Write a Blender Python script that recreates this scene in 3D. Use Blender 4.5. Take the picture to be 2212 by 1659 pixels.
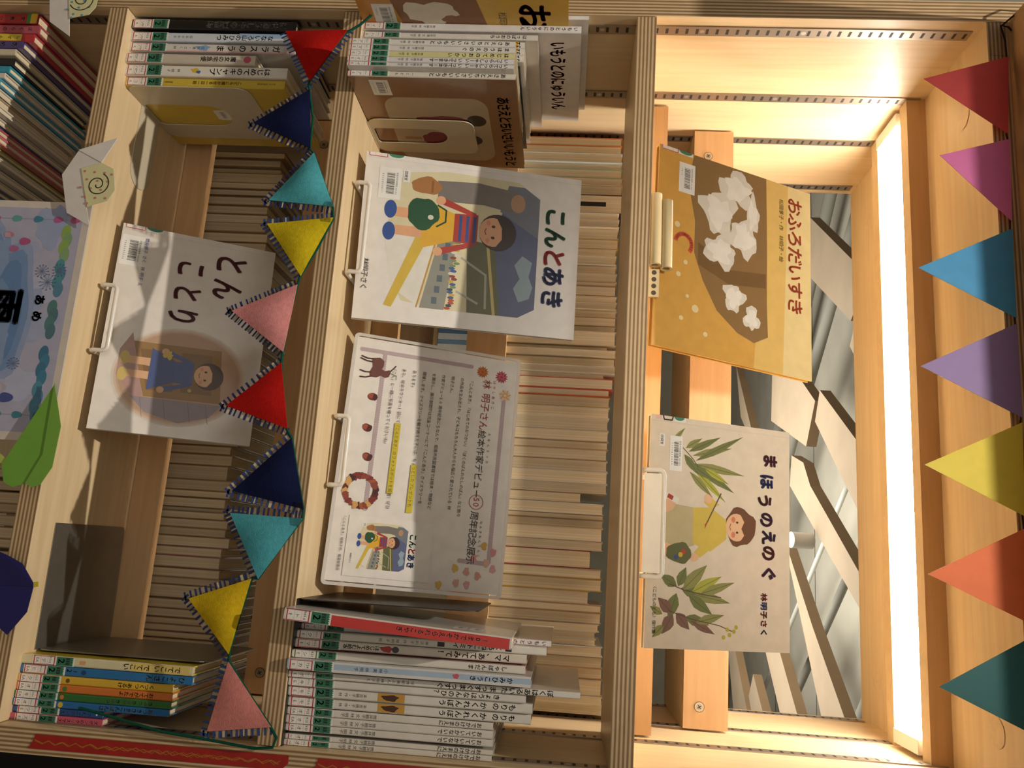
import bpy, math, random
from mathutils import Vector, Matrix

random.seed(11)
for o in list(bpy.data.objects):
    bpy.data.objects.remove(o, do_unlink=True)
SC = bpy.context.scene
COL = SC.collection

# ------------------------------------------------------------------ camera
cam_data = bpy.data.cameras.new('camera')
cam = bpy.data.objects.new('camera', cam_data)
COL.objects.link(cam)
cam_data.sensor_fit = 'HORIZONTAL'
cam_data.sensor_width = 36.0
cam_data.lens = 28.700
cam_data.clip_start = 0.02
_R = Vector((0.97676728, 0.20829855, 0.05037256))
_U = Vector((-0.06433531, 0.06080613, 0.99607408))
_F = Vector((-0.20441783, 0.97617331, -0.07279439))
# the photograph lies on its side: world up points to the right of the frame
_m = Matrix((_U, -_R, -_F)).transposed().to_4x4()
_m.translation = Vector((0.6806, -0.92733, 1.02274))
cam.matrix_world = _m
SC.camera = cam

# ------------------------------------------------------------------ light and exposure
SC.view_settings.view_transform = 'Standard'
SC.view_settings.look = 'None'
SC.view_settings.gamma = 1.0
SC.view_settings.exposure = 0.0
SC.view_settings.use_curve_mapping = False

world = bpy.data.worlds.new('library_air')
SC.world = world
world.use_nodes = True
bg = world.node_tree.nodes['Background']
bg.inputs[0].default_value = (1.0, 0.89, 0.76, 1)
bg.inputs[1].default_value = 0.27


def aim(o, target):
    d = Vector(target) - o.location
    o.rotation_euler = d.to_track_quat('-Z', 'Y').to_euler()


def spot(name, loc, target, power, color, radius, size_deg, blend):
    l = bpy.data.lights.new(name, 'SPOT')
    l.energy = power
    l.color = color
    l.shadow_soft_size = radius
    l.spot_size = math.radians(size_deg)
    l.spot_blend = blend
    o = bpy.data.objects.new(name, l)
    o.location = loc
    COL.objects.link(o)
    aim(o, target)
    return o


def area(name, loc, target, power, color, sx, sy):
    l = bpy.data.lights.new(name, 'AREA')
    l.shape = 'RECTANGLE'
    l.size = sx
    l.size_y = sy
    l.energy = power
    l.color = color
    o = bpy.data.objects.new(name, l)
    o.location = loc
    COL.objects.link(o)
    aim(o, target)
    return o


# the ceiling spotlight above and in front of the bookcase (its shadows fall steeply backwards)
spot('ceiling_spotlight', (0.16, -0.96, 3.37), (0.20, 0.0, 0.78), 250, (1.0, 0.91, 0.79), 0.022, 42, 1.0)
# an unseen spot added to brighten the covers and pennants of the top compartment
spot('covers_fill_spot', (0.60, -3.3, 2.65), (0.47, 0.0, 1.46), 400, (1.0, 0.91, 0.78), 0.16, 15.5, 1.0)
# soft fill added in front of the bookcase to lift its shaded faces
area('front_fill', (0.55, -3.1, 2.25), (0.45, 0.0, 0.9), 13, (1.0, 0.92, 0.82), 2.6, 1.2)
# an unseen panel added to wash light over the ceiling planks beyond the bookcase
area('ceiling_fill', (0.3, 6.0, 0.9), (0.2, 6.2, 3.6), 185, (1.0, 0.95, 0.86), 3.0, 2.4)


# ------------------------------------------------------------------ materials
def lin(h):
    h = h.lstrip('#')
    r = []
    for i in (0, 2, 4):
        c = int(h[i:i + 2], 16) / 255
        r.append(c / 12.92 if c <= 0.04045 else ((c + 0.055) / 1.055) ** 2.4)
    return tuple(r)


def new_mat(name):
    m = bpy.data.materials.new(name)
    m.use_nodes = True
    nt = m.node_tree
    return m, nt, nt.nodes['Principled BSDF']


def painted(name, rough=0.6, coat=0.0, noise=0.06, nscale=60.0, bump=0.0, bscale=400.0, metal=0.0, spec=0.5, coat_rough=0.12):
    """colour comes from the mesh's own 'Col' attribute, with a little paper or cloth mottling"""
    m, nt, p = new_mat(name)
    a = nt.nodes.new('ShaderNodeVertexColor')
    a.layer_name = 'Col'
    tc = nt.nodes.new('ShaderNodeTexCoord')
    n = nt.nodes.new('ShaderNodeTexNoise')
    n.inputs['Scale'].default_value = nscale
    n.inputs['Detail'].default_value = 4
    nt.links.new(tc.outputs['Object'], n.inputs['Vector'])
    mr = nt.nodes.new('ShaderNodeMapRange')
    mr.inputs[1].default_value = 0.3
    mr.inputs[2].default_value = 0.7
    mr.inputs[3].default_value = 1 - noise
    mr.inputs[4].default_value = 1 + noise
    nt.links.new(n.outputs['Fac'], mr.inputs[0])
    mx = nt.nodes.new('ShaderNodeVectorMath')
    mx.operation = 'SCALE'
    nt.links.new(a.outputs['Color'], mx.inputs[0])
    nt.links.new(mr.outputs[0], mx.inputs['Scale'])
    nt.links.new(mx.outputs[0], p.inputs['Base Color'])
    p.inputs['Roughness'].default_value = rough
    p.inputs['Metallic'].default_value = metal
    p.inputs['Specular IOR Level'].default_value = spec
    p.inputs['Coat Weight'].default_value = coat
    p.inputs['Coat Roughness'].default_value = coat_rough
    if bump:
        n2 = nt.nodes.new('ShaderNodeTexNoise')
        n2.inputs['Scale'].default_value = bscale
        n2.inputs['Detail'].default_value = 3
        nt.links.new(tc.outputs['Object'], n2.inputs['Vector'])
        b = nt.nodes.new('ShaderNodeBump')
        b.inputs['Strength'].default_value = bump
        b.inputs['Distance'].default_value = 0.001
        nt.links.new(n2.outputs['Fac'], b.inputs['Height'])
        nt.links.new(b.outputs[0], p.inputs['Normal'])
    return m


def wood(name, c1, c2, axis='X', rough=0.45, coat=0.1):
    """fine straight grain stretched along one axis"""
    m, nt, p = new_mat(name)
    tc = nt.nodes.new('ShaderNodeTexCoord')
    mp = nt.nodes.new('ShaderNodeMapping')
    s = {'X': (1.5, 26, 26), 'Y': (26, 1.5, 26), 'Z': (26, 26, 1.5)}[axis]
    mp.inputs['Scale'].default_value = s
    nt.links.new(tc.outputs['Object'], mp.inputs['Vector'])
    n = nt.nodes.new('ShaderNodeTexNoise')
    n.inputs['Scale'].default_value = 3.0
    n.inputs['Detail'].default_value = 6
    n.inputs['Distortion'].default_value = 0.8
    nt.links.new(mp.outputs[0], n.inputs['Vector'])
    r = nt.nodes.new('ShaderNodeValToRGB')
    r.color_ramp.elements[0].position = 0.32
    r.color_ramp.elements[0].color = (*lin(c1), 1)
    r.color_ramp.elements[1].position = 0.68
    r.color_ramp.elements[1].color = (*lin(c2), 1)
    nt.links.new(n.outputs['Fac'], r.inputs[0])
    nt.links.new(r.outputs[0], p.inputs['Base Color'])
    p.inputs['Roughness'].default_value = rough
    p.inputs['Coat Weight'].default_value = coat
    p.inputs['Coat Roughness'].default_value = 0.2
    return m


def plywood(name, axis, period=0.0046, dark='#94714a', light='#d6bb90'):
    """bare plywood edge: thin alternating veneers across the thickness axis"""
    m, nt, p = new_mat(name)
    tc = nt.nodes.new('ShaderNodeTexCoord')
    sx = nt.nodes.new('ShaderNodeSeparateXYZ')
    nt.links.new(tc.outputs['Object'], sx.inputs[0])
    n = nt.nodes.new('ShaderNodeTexNoise')
    n.inputs['Scale'].default_value = 9
    nt.links.new(tc.outputs['Object'], n.inputs['Vector'])
    ad = nt.nodes.new('ShaderNodeMath')
    ad.operation = 'MULTIPLY_ADD'
    ad.inputs[1].default_value = 0.0012
    nt.links.new(n.outputs['Fac'], ad.inputs[0])
    nt.links.new(sx.outputs[axis], ad.inputs[2])
    dv = nt.nodes.new('ShaderNodeMath')
    dv.operation = 'MULTIPLY'
    dv.inputs[1].default_value = 2 * math.pi / period
    nt.links.new(ad.outputs[0], dv.inputs[0])
    sn = nt.nodes.new('ShaderNodeMath')
    sn.operation = 'SINE'
    nt.links.new(dv.outputs[0], sn.inputs[0])
    mr = nt.nodes.new('ShaderNodeMapRange')
    mr.inputs[1].default_value = -0.5
    mr.inputs[2].default_value = 0.5
    nt.links.new(sn.outputs[0], mr.inputs[0])
    r = nt.nodes.new('ShaderNodeValToRGB')
    r.color_ramp.elements[0].color = (*lin(dark), 1)
    r.color_ramp.elements[1].color = (*lin(light), 1)
    nt.links.new(mr.outputs[0], r.inputs[0])
    n3 = nt.nodes.new('ShaderNodeTexNoise')
    n3.inputs['Scale'].default_value = 60
    nt.links.new(tc.outputs['Object'], n3.inputs['Vector'])
    mx = nt.nodes.new('ShaderNodeMix')
    mx.data_type = 'RGBA'
    mx.blend_type = 'MULTIPLY'
    mx.inputs[0].default_value = 0.25
    nt.links.new(r.outputs[0], mx.inputs[6])
    nt.links.new(n3.outputs['Fac'], mx.inputs[7])
    nt.links.new(mx.outputs[2], p.inputs['Base Color'])
    p.inputs['Roughness'].default_value = 0.6
    return m


def leaves_of_paper(name, c1, c2):
    """the stacked sheet edges of a closed book, striped across its thickness"""
    m, nt, p = new_mat(name)
    tc = nt.nodes.new('ShaderNodeTexCoord')
    mp = nt.nodes.new('ShaderNodeMapping')
    mp.inputs['Scale'].default_value = (900, 3, 3)
    nt.links.new(tc.outputs['Object'], mp.inputs['Vector'])
    oi = nt.nodes.new('ShaderNodeObjectInfo')
    n = nt.nodes.new('ShaderNodeTexNoise')
    n.inputs['Scale'].default_value = 1.0
    n.inputs['Detail'].default_value = 3
    nt.links.new(mp.outputs[0], n.inputs['Vector'])
    r = nt.nodes.new('ShaderNodeValToRGB')
    r.color_ramp.elements[0].position = 0.3
    r.color_ramp.elements[0].color = (*lin(c1), 1)
    r.color_ramp.elements[1].position = 0.62
    r.color_ramp.elements[1].color = (*lin(c2), 1)
    nt.links.new(n.outputs['Fac'], r.inputs[0])
    hs = nt.nodes.new('ShaderNodeHueSaturation')
    mr = nt.nodes.new('ShaderNodeMapRange')
    mr.inputs[3].default_value = 0.78
    mr.inputs[4].default_value = 1.12
    nt.links.new(oi.outputs['Random'], mr.inputs[0])
    nt.links.new(mr.outputs[0], hs.inputs['Value'])
    nt.links.new(r.outputs[0], hs.inputs['Color'])
    nt.links.new(hs.outputs[0], p.inputs['Base Color'])
    p.inputs['Roughness'].default_value = 0.8
    return m


def emitter(name, color, strength):
    m, nt, p = new_mat(name)
    p.inputs['Base Color'].default_value = (*color, 1)
    p.inputs['Emission Color'].default_value = (*color, 1)
    p.inputs['Emission Strength'].default_value = strength
    return m


def clear_plastic(name, tint=(1, 1, 1), rough=0.03):
    m, nt, p = new_mat(name)
    p.inputs['Base Color'].default_value = (*tint, 1)
    p.inputs['Roughness'].default_value = rough
    p.inputs['Transmission Weight'].default_value = 1.0
    p.inputs['IOR'].default_value = 1.3
    return m


M_BIRCH = wood('birch_veneer', '#d8bd92', '#e3cca4', 'X')
M_BIRCH_Z = wood('birch_veneer_upright', '#d8bd92', '#e2caa2', 'Z')
M_LIP = wood('beech_lip', '#c8a070', '#d4ae80', 'X', 0.5)
M_PLY_Z = plywood('plywood_edge_flat', 'Z')
M_PLY_X = plywood('plywood_edge_upright', 'X')
M_PAPER = painted('matt_paper', 0.7)
M_GLOSS = painted('laminated_cover', 0.35, 0.6, 0.05)
M_PRINT = painted('printed_ink', 0.5, 0.25, 0.05)
M_FELT = painted('felt', 0.95, 0, 0.10, 220, 0.6, 900, spec=0.1)
M_CARD = painted('coloured_card', 0.6, 0.0, 0.04)
M_ENAMEL = painted('enamelled_steel', 0.38, 0.25, 0.03)
M_STEEL = painted('brushed_steel', 0.42, 0, 0.05, metal=0.85)
M_ROOM = painted('room_paint', 0.8, 0, 0.08, 3.0)
M_TAPE = painted('washi_tape', 0.45, 0.3, 0.12, 90)
M_PAGES = leaves_of_paper('page_edges', '#d6c5a2', '#e9dab9')
M_CLEAR = clear_plastic('clear_acrylic')
M_TUBE = emitter('tube_glow', (1.0, 0.93, 0.82), 30.0)
M_RIM = new_mat('frosted_acrylic')[0]
_p = M_RIM.node_tree.nodes['Principled BSDF']
_p.inputs['Base Color'].default_value = (.86, .82, .76, 1)
_p.inputs['Transmission Weight'].default_value = 0.45
_p.inputs['Roughness'].default_value = 0.25
M_DISC = emitter('downlight_glow', (1.0, 0.97, 0.9), 6.0)


# ------------------------------------------------------------------ mesh tools
class MB:
    """collects coloured faces and links them as one mesh object"""

    def __init__(s):
        s.v, s.f, s.c, s.m, s.mats, s.smooth = [], [], [], [], [], []

    def mi(s, mat):
        if mat not in s.mats:
            s.mats.append(mat)
        return s.mats.index(mat)

    def face(s, pts, col, mat, smooth=False):
        b = len(s.v)
        s.v += [tuple(p) for p in pts]
        s.f.append(tuple(range(b, b + len(pts))))
        s.c.append(col)
        s.m.append(s.mi(mat))
        s.smooth.append(smooth)

    def raw(s, vs, fs, col, mat, smooth=False):
        b = len(s.v)
        s.v += [tuple(p) for p in vs]
        k = s.mi(mat)
        for f in fs:
            s.f.append(tuple(i + b for i in f))
            s.c.append(col)
            s.m.append(k)
            s.smooth.append(smooth)

    def box(s, a, b, col, mat, over=None, ch=0.0):
        """axis box with optionally chamfered vertical/horizontal edges; over = {'+x': (col, mat)}"""
        x0, y0, z0 = a
        x1, y1, z1 = b
        over = over or {}
        F = {'-y': [(x0, y0, z0), (x1, y0, z0), (x1, y0, z1), (x0, y0, z1)],
             '+y': [(x1, y1, z0), (x0, y1, z0), (x0, y1, z1), (x1, y1, z1)],
             '-x': [(x0, y1, z0), (x0, y0, z0), (x0, y0, z1), (x0, y1, z1)],
             '+x': [(x1, y0, z0), (x1, y1, z0), (x1, y1, z1), (x1, y0, z1)],
             '-z': [(x0, y1, z0), (x1, y1, z0), (x1, y0, z0), (x0, y0, z0)],
             '+z': [(x0, y0, z1), (x1, y0, z1), (x1, y1, z1), (x0, y1, z1)]}
        for k, p in F.items():
            c, m = over.get(k, (col, mat))
            s.face(p, c, m)

    def prism(s, poly, fn, d0, d1, col, mat, side=None):
        """extrude a 2-D polygon; fn(u, v, d) gives the 3-D point"""
        n = len(poly)
        lo = [fn(u, v, d0) for u, v in poly]
        hi = [fn(u, v, d1) for u, v in poly]
        s.face(lo, col, mat)
        s.face(hi[::-1], col, mat)
        for i in range(n):
            j = (i + 1) % n
            s.face([lo[i], hi[i], hi[j], lo[j]], side or col, mat)

    def ring(s, outer, inner, fn, d0, d1, col, mat):
        """flat plate with one hole; both outlines have the same number of points"""
        n = len(outer)
        for i in range(n):
            j = (i + 1) % n
            for d in (d0, d1):
                s.face([fn(*outer[i], d), fn(*outer[j], d), fn(*inner[j], d), fn(*inner[i], d)], col, mat)
            for P in (outer, inner):
                s.face([fn(*P[i], d0), fn(*P[i], d1), fn(*P[j], d1), fn(*P[j], d0)], col, mat)

    def tube(s, pts, r, col, mat, n=10, flat=1.0, caps=True, hole=0.0):
        pts = [Vector(p) for p in pts]
        rings = []
        up = None
        for i, p in enumerate(pts):
            a = pts[max(i - 1, 0)]
            b = pts[min(i + 1, len(pts) - 1)]
            t = (b - a).normalized()
            if up is None:
                up = Vector((0, 0, 1)) if abs(t.z) < 0.9 else Vector((0, 1, 0))
            x = t.cross(up).normalized()
            y = x.cross(t).normalized()
            up = y
            rings.append([p + (x * math.cos(k * 2 * math.pi / n) * flat + y * math.sin(k * 2 * math.pi / n)) * r for k in range(n)])
        vs = [q for rg in rings for q in rg]
        fs = []
        for i in range(len(rings) - 1):
            for k in range(n):
                fs.append((i * n + k, i * n + (k + 1) % n, (i + 1) * n + (k + 1) % n, (i + 1) * n + k))
        s.raw(vs, fs, col, mat, True)
        if caps and not hole:
            s.face(rings[0], col, mat)
            s.face(rings[-1][::-1], col, mat)
        if hole:
            for e, o2 in ((0, 1), (-1, -2)):
                cpt = pts[e]
                dirv = (pts[o2] - cpt).normalized()
                inn = [cpt + (q - cpt) * hole for q in rings[e]]
                deep = [q + dirv * 0.03 for q in inn]
                for k in range(n):
                    j = (k + 1) % n
                    s.face([rings[e][k], rings[e][j], inn[j], inn[k]], col, mat)
                    s.face([inn[k], inn[j], deep[j], deep[k]], col, mat)
                s.face(deep, (0.05, 0.035, 0.02), mat)

    def build(s, name, parent=None, matrix=None):
        me = bpy.data.meshes.new(name)
        me.from_pydata(s.v, [], s.f)
        for m in s.mats:
            me.materials.append(m)
        me.polygons.foreach_set('material_index', s.m)
        me.polygons.foreach_set('use_smooth', s.smooth)
        ca = me.color_attributes.new('Col', 'FLOAT_COLOR', 'CORNER')
        buf = []
        for p, c in zip(s.f, s.c):
            buf += [c[0], c[1], c[2], 1.0] * len(p)
        ca.data.foreach_set('color', buf)
        me.update()
        o = bpy.data.objects.new(name, me)
        COL.objects.link(o)
        if parent:
            o.parent = parent
        if matrix:
            o.matrix_local = matrix
        return o


def empty(name, loc=(0, 0, 0), mat=None):
    o = bpy.data.objects.new(name, None)
    o.empty_display_size = 0.02
    COL.objects.link(o)
    if mat:
        o.matrix_world = mat
    else:
        o.location = loc
    return o


def tag(o, label=None, cat=None, group=None, kind=None):
    if label:
        o['label'] = label
    if cat:
        o['category'] = cat
    if group:
        o['group'] = group
    if kind:
        o['kind'] = kind
    return o


# ------------------------------------------------------------------ lettering
_glyph = {}
_fc = bpy.data.curves.new('lettering_source', 'FONT')
_fc.resolution_u = 3
_fo = bpy.data.objects.new('lettering_source', _fc)
COL.objects.link(_fo)


def glyph(ch):
    k = ch
    if k not in _glyph:
        _fc.body = ch
        dg = bpy.context.evaluated_depsgraph_get()
        dg.update()
        ev = _fo.evaluated_get(dg)
        m = ev.to_mesh()
        vs = [(v.co.x, v.co.y) for v in m.vertices]
        fs = [tuple(p.vertices) for p in m.polygons]
        ev.to_mesh_clear()
        w = 1.0
        if ord(ch) < 0x2000:
            w = (max(v[0] for v in vs) + 0.06) if vs else 0.35
        _glyph[k] = (vs, fs, w)
    return _glyph[k]


TURN = set('ー〈〉（）『』「」~-')


class Decal:
    """thin printed or stuck-on shapes, stacked in layers a few thousandths of a millimetre apart; units are millimetres"""

    def __init__(s, fn, mat=None, lift=0.06):
        s.fn, s.mb, s.k, s.mat, s.lift = fn, MB(), 0, mat or M_PRINT, lift

    def z(s):
        s.k += 1
        return (s.lift + 0.003 * s.k) / 1000

    def P(s, u, v, d):
        return s.fn(u / 1000, v / 1000, d)

    def poly(s, h, pts):
        d = s.z()
        s.mb.face([s.P(u, v, d) for u, v in pts], lin(h), s.mat)

    def rect(s, h, u0, v0, u1, v1):
        s.poly(h, [(u0, v0), (u1, v0), (u1, v1), (u0, v1)])

    def ell(s, h, cu, cv, ru, rv, rot=0.0, n=22, a0=0.0, a1=360.0):
        c, q = math.cos(math.radians(rot)), math.sin(math.radians(rot))
        pts = []
        for i in range(n):
            t = math.radians(a0 + (a1 - a0) * i / (n if a1 - a0 >= 360 else n - 1))
            x, y = ru * math.cos(t), rv * math.sin(t)
            pts.append((cu + x * c - y * q, cv + x * q + y * c))
        s.poly(h, pts)

    def blob(s, h, cu, cv, ru, rv, wob=0.12, n=26, seed=1):
        rr = random.Random(seed)
        ph = [rr.uniform(0, 6.28) for _ in range(3)]
        pts = []
        for i in range(n):
            t = 2 * math.pi * i / n
            k = 1 + wob * (math.sin(3 * t + ph[0]) * 0.6 + math.sin(5 * t + ph[1]) * 0.5 + math.sin(8 * t + ph[2]) * 0.3)
            pts.append((cu + ru * k * math.cos(t), cv + rv * k * math.sin(t)))
        s.poly(h, pts)

    def line(s, h, w, pts, d=None):
        d = d or s.z()
        for (a, b), (c, e) in zip(pts, pts[1:]):
            L = math.hypot(c - a, e - b) or 1e-6
            nx, ny = -(e - b) / L * w / 2, (c - a) / L * w / 2
            s.mb.face([s.P(a + nx, b + ny, d), s.P(a - nx, b - ny, d), s.P(c - nx, e - ny, d), s.P(c + nx, e + ny, d)], lin(h), s.mat)
        if len(pts) > 2:
            for a, b in pts[1:-1]:
                s.mb.face([s.P(a + w / 2 * math.cos(t), b + w / 2 * math.sin(t), d + 1e-5) for t in [k * 1.0472 for k in range(6)]], lin(h), s.mat)

    def curve(s, h, w, cu, cv, f, t0, t1, n=40):
        s.line(h, w, [(cu + f(t)[0], cv + f(t)[1]) for t in [t0 + (t1 - t0) * i / n for i in range(n + 1)]])

    def leaf(s, h, a, b, w, dark=None):
        (x0, y0), (x1, y1) = a, b
        L = math.hypot(x1 - x0, y1 - y0)
        nx, ny = -(y1 - y0) / L, (x1 - x0) / L
        prof = [(0, 0), (.15, .55), (.35, 1), (.6, .85), (.85, .35), (1, 0)]
        up = [(x0 + (x1 - x0) * t + nx * w / 2 * k, y0 + (y1 - y0) * t + ny * w / 2 * k) for t, k in prof]
        dn = [(x0 + (x1 - x0) * t - nx * w / 2 * k, y0 + (y1 - y0) * t - ny * w / 2 * k) for t, k in prof[1:-1]][::-1]
        s.poly(h, up + dn)
        if dark:
            s.line(dark, 0.5, [a, b])

    def text(s, h, size, u, v, body, bold=0.0, sy=None, vert=False, step=None, hues=None, slant=0.0):
        """horizontal: (u, v) is the left end of the baseline; vertical: (u, v) is the centre top of the column"""
        d = s.z()
        sx, sy = size, sy or size
        for i, ch in enumerate(body):
            if ch == ' ' or ch == '　':
                if vert:
                    v -= (step or sy) * (0.5 if ch == ' ' else 1)
                else:
                    u += (step or sx) * (0.5 if ch == ' ' else 1)
                continue
            vs, fs, w = glyph(ch)
            col = lin(hues[i % len(hues)] if hues else h)
            if vert:
                if ch in TURN:
                    pts = [s.P(u + (y - 0.38) * sx, v - x * sy, d) for x, y in vs]
                else:
                    pts = [s.P(u + (x - w / 2) * sx, v + (y - 0.86) * sy, d) for x, y in vs]
                v -= step or sy
            else:
                pts = [s.P(u + (x + slant * y) * sx, v + y * sy, d) for x, y in vs]
                u += step or w * sx
            s.mb.raw(pts, fs, col, s.mat)
            if bold > 0.012:
                # heavier strokes: the same letter again, nudged round a small circle
                e0, e1 = s.P(0, 0, 0), s.P(1, 0, 0)
                f1 = s.P(0, 1, 0)
                ux = [(b_ - a_) * sx * bold for a_, b_ in zip(e0, e1)]
                vy = [(b_ - a_) * sy * bold for a_, b_ in zip(e0, f1)]
                for q in range(6):
                    c_, s_ = math.cos(q * 1.0472), math.sin(q * 1.0472)
                    s.mb.raw([tuple(p_[i_] + ux[i_] * c_ + vy[i_] * s_ for i_ in range(3)) for p_ in pts], fs, col, s.mat)

    def barcode(s, u, v, w, h, digits, hall='昭島市民図書館'):
        """white library barcode slip"""
        s.rect('#e6e4de', u, v, u + w, v + h)
        x = u + w * .16
        rr = random.Random(digits)
        d = s.z()
        while x < u + w * .84:
            bw = rr.choice((.35, .35, .7, 1.0)) * w / 46
            s.mb.face([s.P(x, v + h * .34, d), s.P(x + bw, v + h * .34, d), s.P(x + bw, v + h * .70, d), s.P(x, v + h * .70, d)], lin('#2a2826'), s.mat)
            x += bw + rr.choice((.35, .6, .8)) * w / 46
        k = w / 44
        s.text('#2a2826', 3.2 * k, u + w * .20, v + h * .13, digits, step=w * .066)
        s.text('#2a2826', 2.9 * k, u + w * .13, v + h * .76, hall, 0.01)
        s.text('#2a2826', 2.6 * k, u + w * .62, v + h * .76, '543-1523')

    def build(s, name, parent):
        return s.mb.build(name, parent)


# ------------------------------------------------------------------ room
def structure(name, a, b, h, mat=M_ROOM):
    mb = MB()
    mb.box(a, b, lin(h), mat)
    return tag(mb.build(name), kind='structure')


structure('floor', (-7, -4, -0.06), (9, 14.1, 0), '#8d7f6c')
structure('ceiling', (-7, -4, 3.6), (9, 14.1, 3.7), '#b9b4a4')
structure('wall_back', (-7, 14, 0), (9, 14.1, 3.6), '#aaa491')

# ------------------------------------------------------------------ bookcase
W, DEP, T = 0.9, 0.488, 0.0247
Z1, Z2, Z3, Z4, ZT = 1.1074, 0.7273, 0.4078, 0.062, 1.5104
BIRCH = lin('#d8b987')
case = tag(empty('bookcase'), 'pale birch plywood library bookcase, open through to its far side, with an inside lamp', 'bookcase')


def board(name, a, b, mat, edge, at, parent, edges=('-y', '+y'), under=None):
    mb = MB()
    ov = {k: (BIRCH, edge) for k in edges}
    if under:
        ov['-z'] = (BIRCH, under)
    mb.box(a, b, BIRCH, mat, ov)
    return mb.build(name, parent, Matrix.Translation(at))


for nm, x in (('side_panel', -0.0285), ('side_panel', W)):
    sp = board(nm, (0, 0, 0), (0.0285, DEP, 1.62), M_BIRCH_Z, M_PLY_X, (x, -0.001, 0), case)
    # slotted shelf rails let into the inner face
    inner = 0.0285 if x < 0 else 0.0
    sg = 1 if x < 0 else -1
    for yc, off in ((0.0273, 1.12323), (0.1804, 1.13845), (0.3045, 1.28331), (0.4635, 1.45485)):
        mb = MB()
        x1 = inner + sg * 0.0016
        lo, hi = min(inner, x1), max(inner, x1)
        mb.box((lo, yc - 0.009, 0.06), (hi, yc + 0.009, 1.503), lin('#a89b8c'), M_STEEL)
        z = off
        while z > 0.08:
            z -= 0.01287
        k = 0
        xs = inner + sg * 0.00175
        while z < 1.50:
            mb.face([(xs, yc - 0.0052, z - 0.0018), (xs, yc + 0.0052, z - 0.0018), (xs, yc + 0.0052, z + 0.0018), (xs, yc - 0.0052, z + 0.0018)], (0.03, 0.02, 0.012), M_CARD)
            if k % 10 == 5:
                zz = z + 0.0064
                mb.face([(xs, yc + 0.0032 * math.cos(t), zz + 0.0032 * math.sin(t)) for t in [i * 0.6283 for i in range(10)]], lin('#d0c8bc'), M_STEEL)
            z += 0.01287
            k += 1
        mb.build('slotted_rail', sp)

board('top_panel', (0, 0, 0), (W, DEP, 0.0247), M_BIRCH, M_PLY_Z, (0, 0.0, ZT), case)
board('canopy', (0.001, 0, 0), (W - 0.001, 0.20, 0.018), M_LIP, M_LIP, (0, -0.165, ZT + 0.0249), case)
for yb in (0.174, 0.287):
    board('light_baffle', (0, 0, 0), (W, 0.024, 0.0265), M_LIP, M_LIP, (0, yb, ZT - 0.0265), case, under=M_PLY_Z)
for q in ((0.089, 0.069), (0.838, 0.066), (0.83, 0.419), (0.086, 0.409)):
    mb = MB()
    mb.face([(q[0] + 0.017 * math.cos(t), q[1] + 0.017 * math.sin(t), ZT - 0.0006) for t in [i * 0.2618 for i in range(24)]], BIRCH, M_BIRCH_Z)
    mb.build('screw_cap', case)


def screw(mb, x, y, z):
    """pan-head cross screw in a shallow cup, facing the front"""
    for r, dy, c in ((0.0072, 0.0004, '#8a6a44'), (0.0062, 0.0008, '#cfc4b0'), (0.0045, 0.0014, '#b8ae9c')):
        mb.face([(x + r * math.cos(t), y - dy, z + r * math.sin(t)) for t in [i * 0.3927 for i in range(16)]], lin(c), M_STEEL)
    for a in (0.6, 2.17):
        c, s_ = math.cos(a), math.sin(a)
        mb.face([(x + c * 0.003 - s_ * 0.0006, y - 0.0017, z + s_ * 0.003 + c * 0.0006), (x + c * 0.003 + s_ * 0.0006, y - 0.0017, z + s_ * 0.003 - c * 0.0006),
                 (x - c * 0.003 + s_ * 0.0006, y - 0.0017, z - s_ * 0.003 - c * 0.0006), (x - c * 0.003 - s_ * 0.0006, y - 0.0017, z - s_ * 0.003 + c * 0.0006)], (0.05, 0.04, 0.03), M_CARD)


def shelf(z, y0, y1, front, lip_h):
    """one shelf board with an upright beech lip along its back; front False = the far side of the case"""
    sh = board('shelf', (0.001, y0, -T), (W - 0.001, y1, 0), M_BIRCH, M_PLY_Z, (0, 0, z), case)
    ly = y1 if front else y0 - 0.016
    zb = 0.001 if front else -T
    mb = MB()
    mb.box((0.003, ly + 0.0005 if front else ly, zb - (0.012 if front else 0)), (W - 0.003, ly + 0.0155, lip_h), BIRCH, M_LIP)
    lip = mb.build('back_lip', sh)
    if not front:
        for x in (0.046, 0.868):
            m2 = MB()
            screw(m2, x, ly, -0.003)
            m2.build('screw_head', lip)
    return sh


for z in (Z1, Z2, Z3, Z4):
    shelf(z, 0.0, 0.205, True, 0.040)
for z in (1.2225, 0.884, 0.603, 0.284, 0.030):
    shelf(z, 0.291, DEP, False, 0.036)

# strip lamp hung under the top panel between the two baffles
lamp = tag(empty('strip_light', (0.45, 0.2425, ZT)), 'glowing fluorescent tube fitting fixed under the bookcase top', 'light')
mb = MB()
mb.box((-0.445, -0.042, -0.010), (0.445, 0.042, -0.0005), lin('#f2f0ea'), M_ENAMEL)
mb.build('fitting', lamp)
mb = MB()
sec = [(0.038 * math.cos(math.radians(a)), -0.010 - 0.019 * max(0.0, math.sin(math.radians(a))) ** .7) for a in range(0, 181, 12)]
mb.prism(sec, lambda u, v, d: (d, u, v), -0.425, 0.425, (1, 1, 1), M_TUBE)
mb.build('diffuser', lamp)
for x in (-0.435, 0.435):
    mb = MB()
    mb.box((x - 0.009, -0.039, -0.030), (x + 0.009, 0.039, -0.010), lin('#e8e6e0'), M_ENAMEL)
    mb.build('end_cap', lamp)

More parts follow.
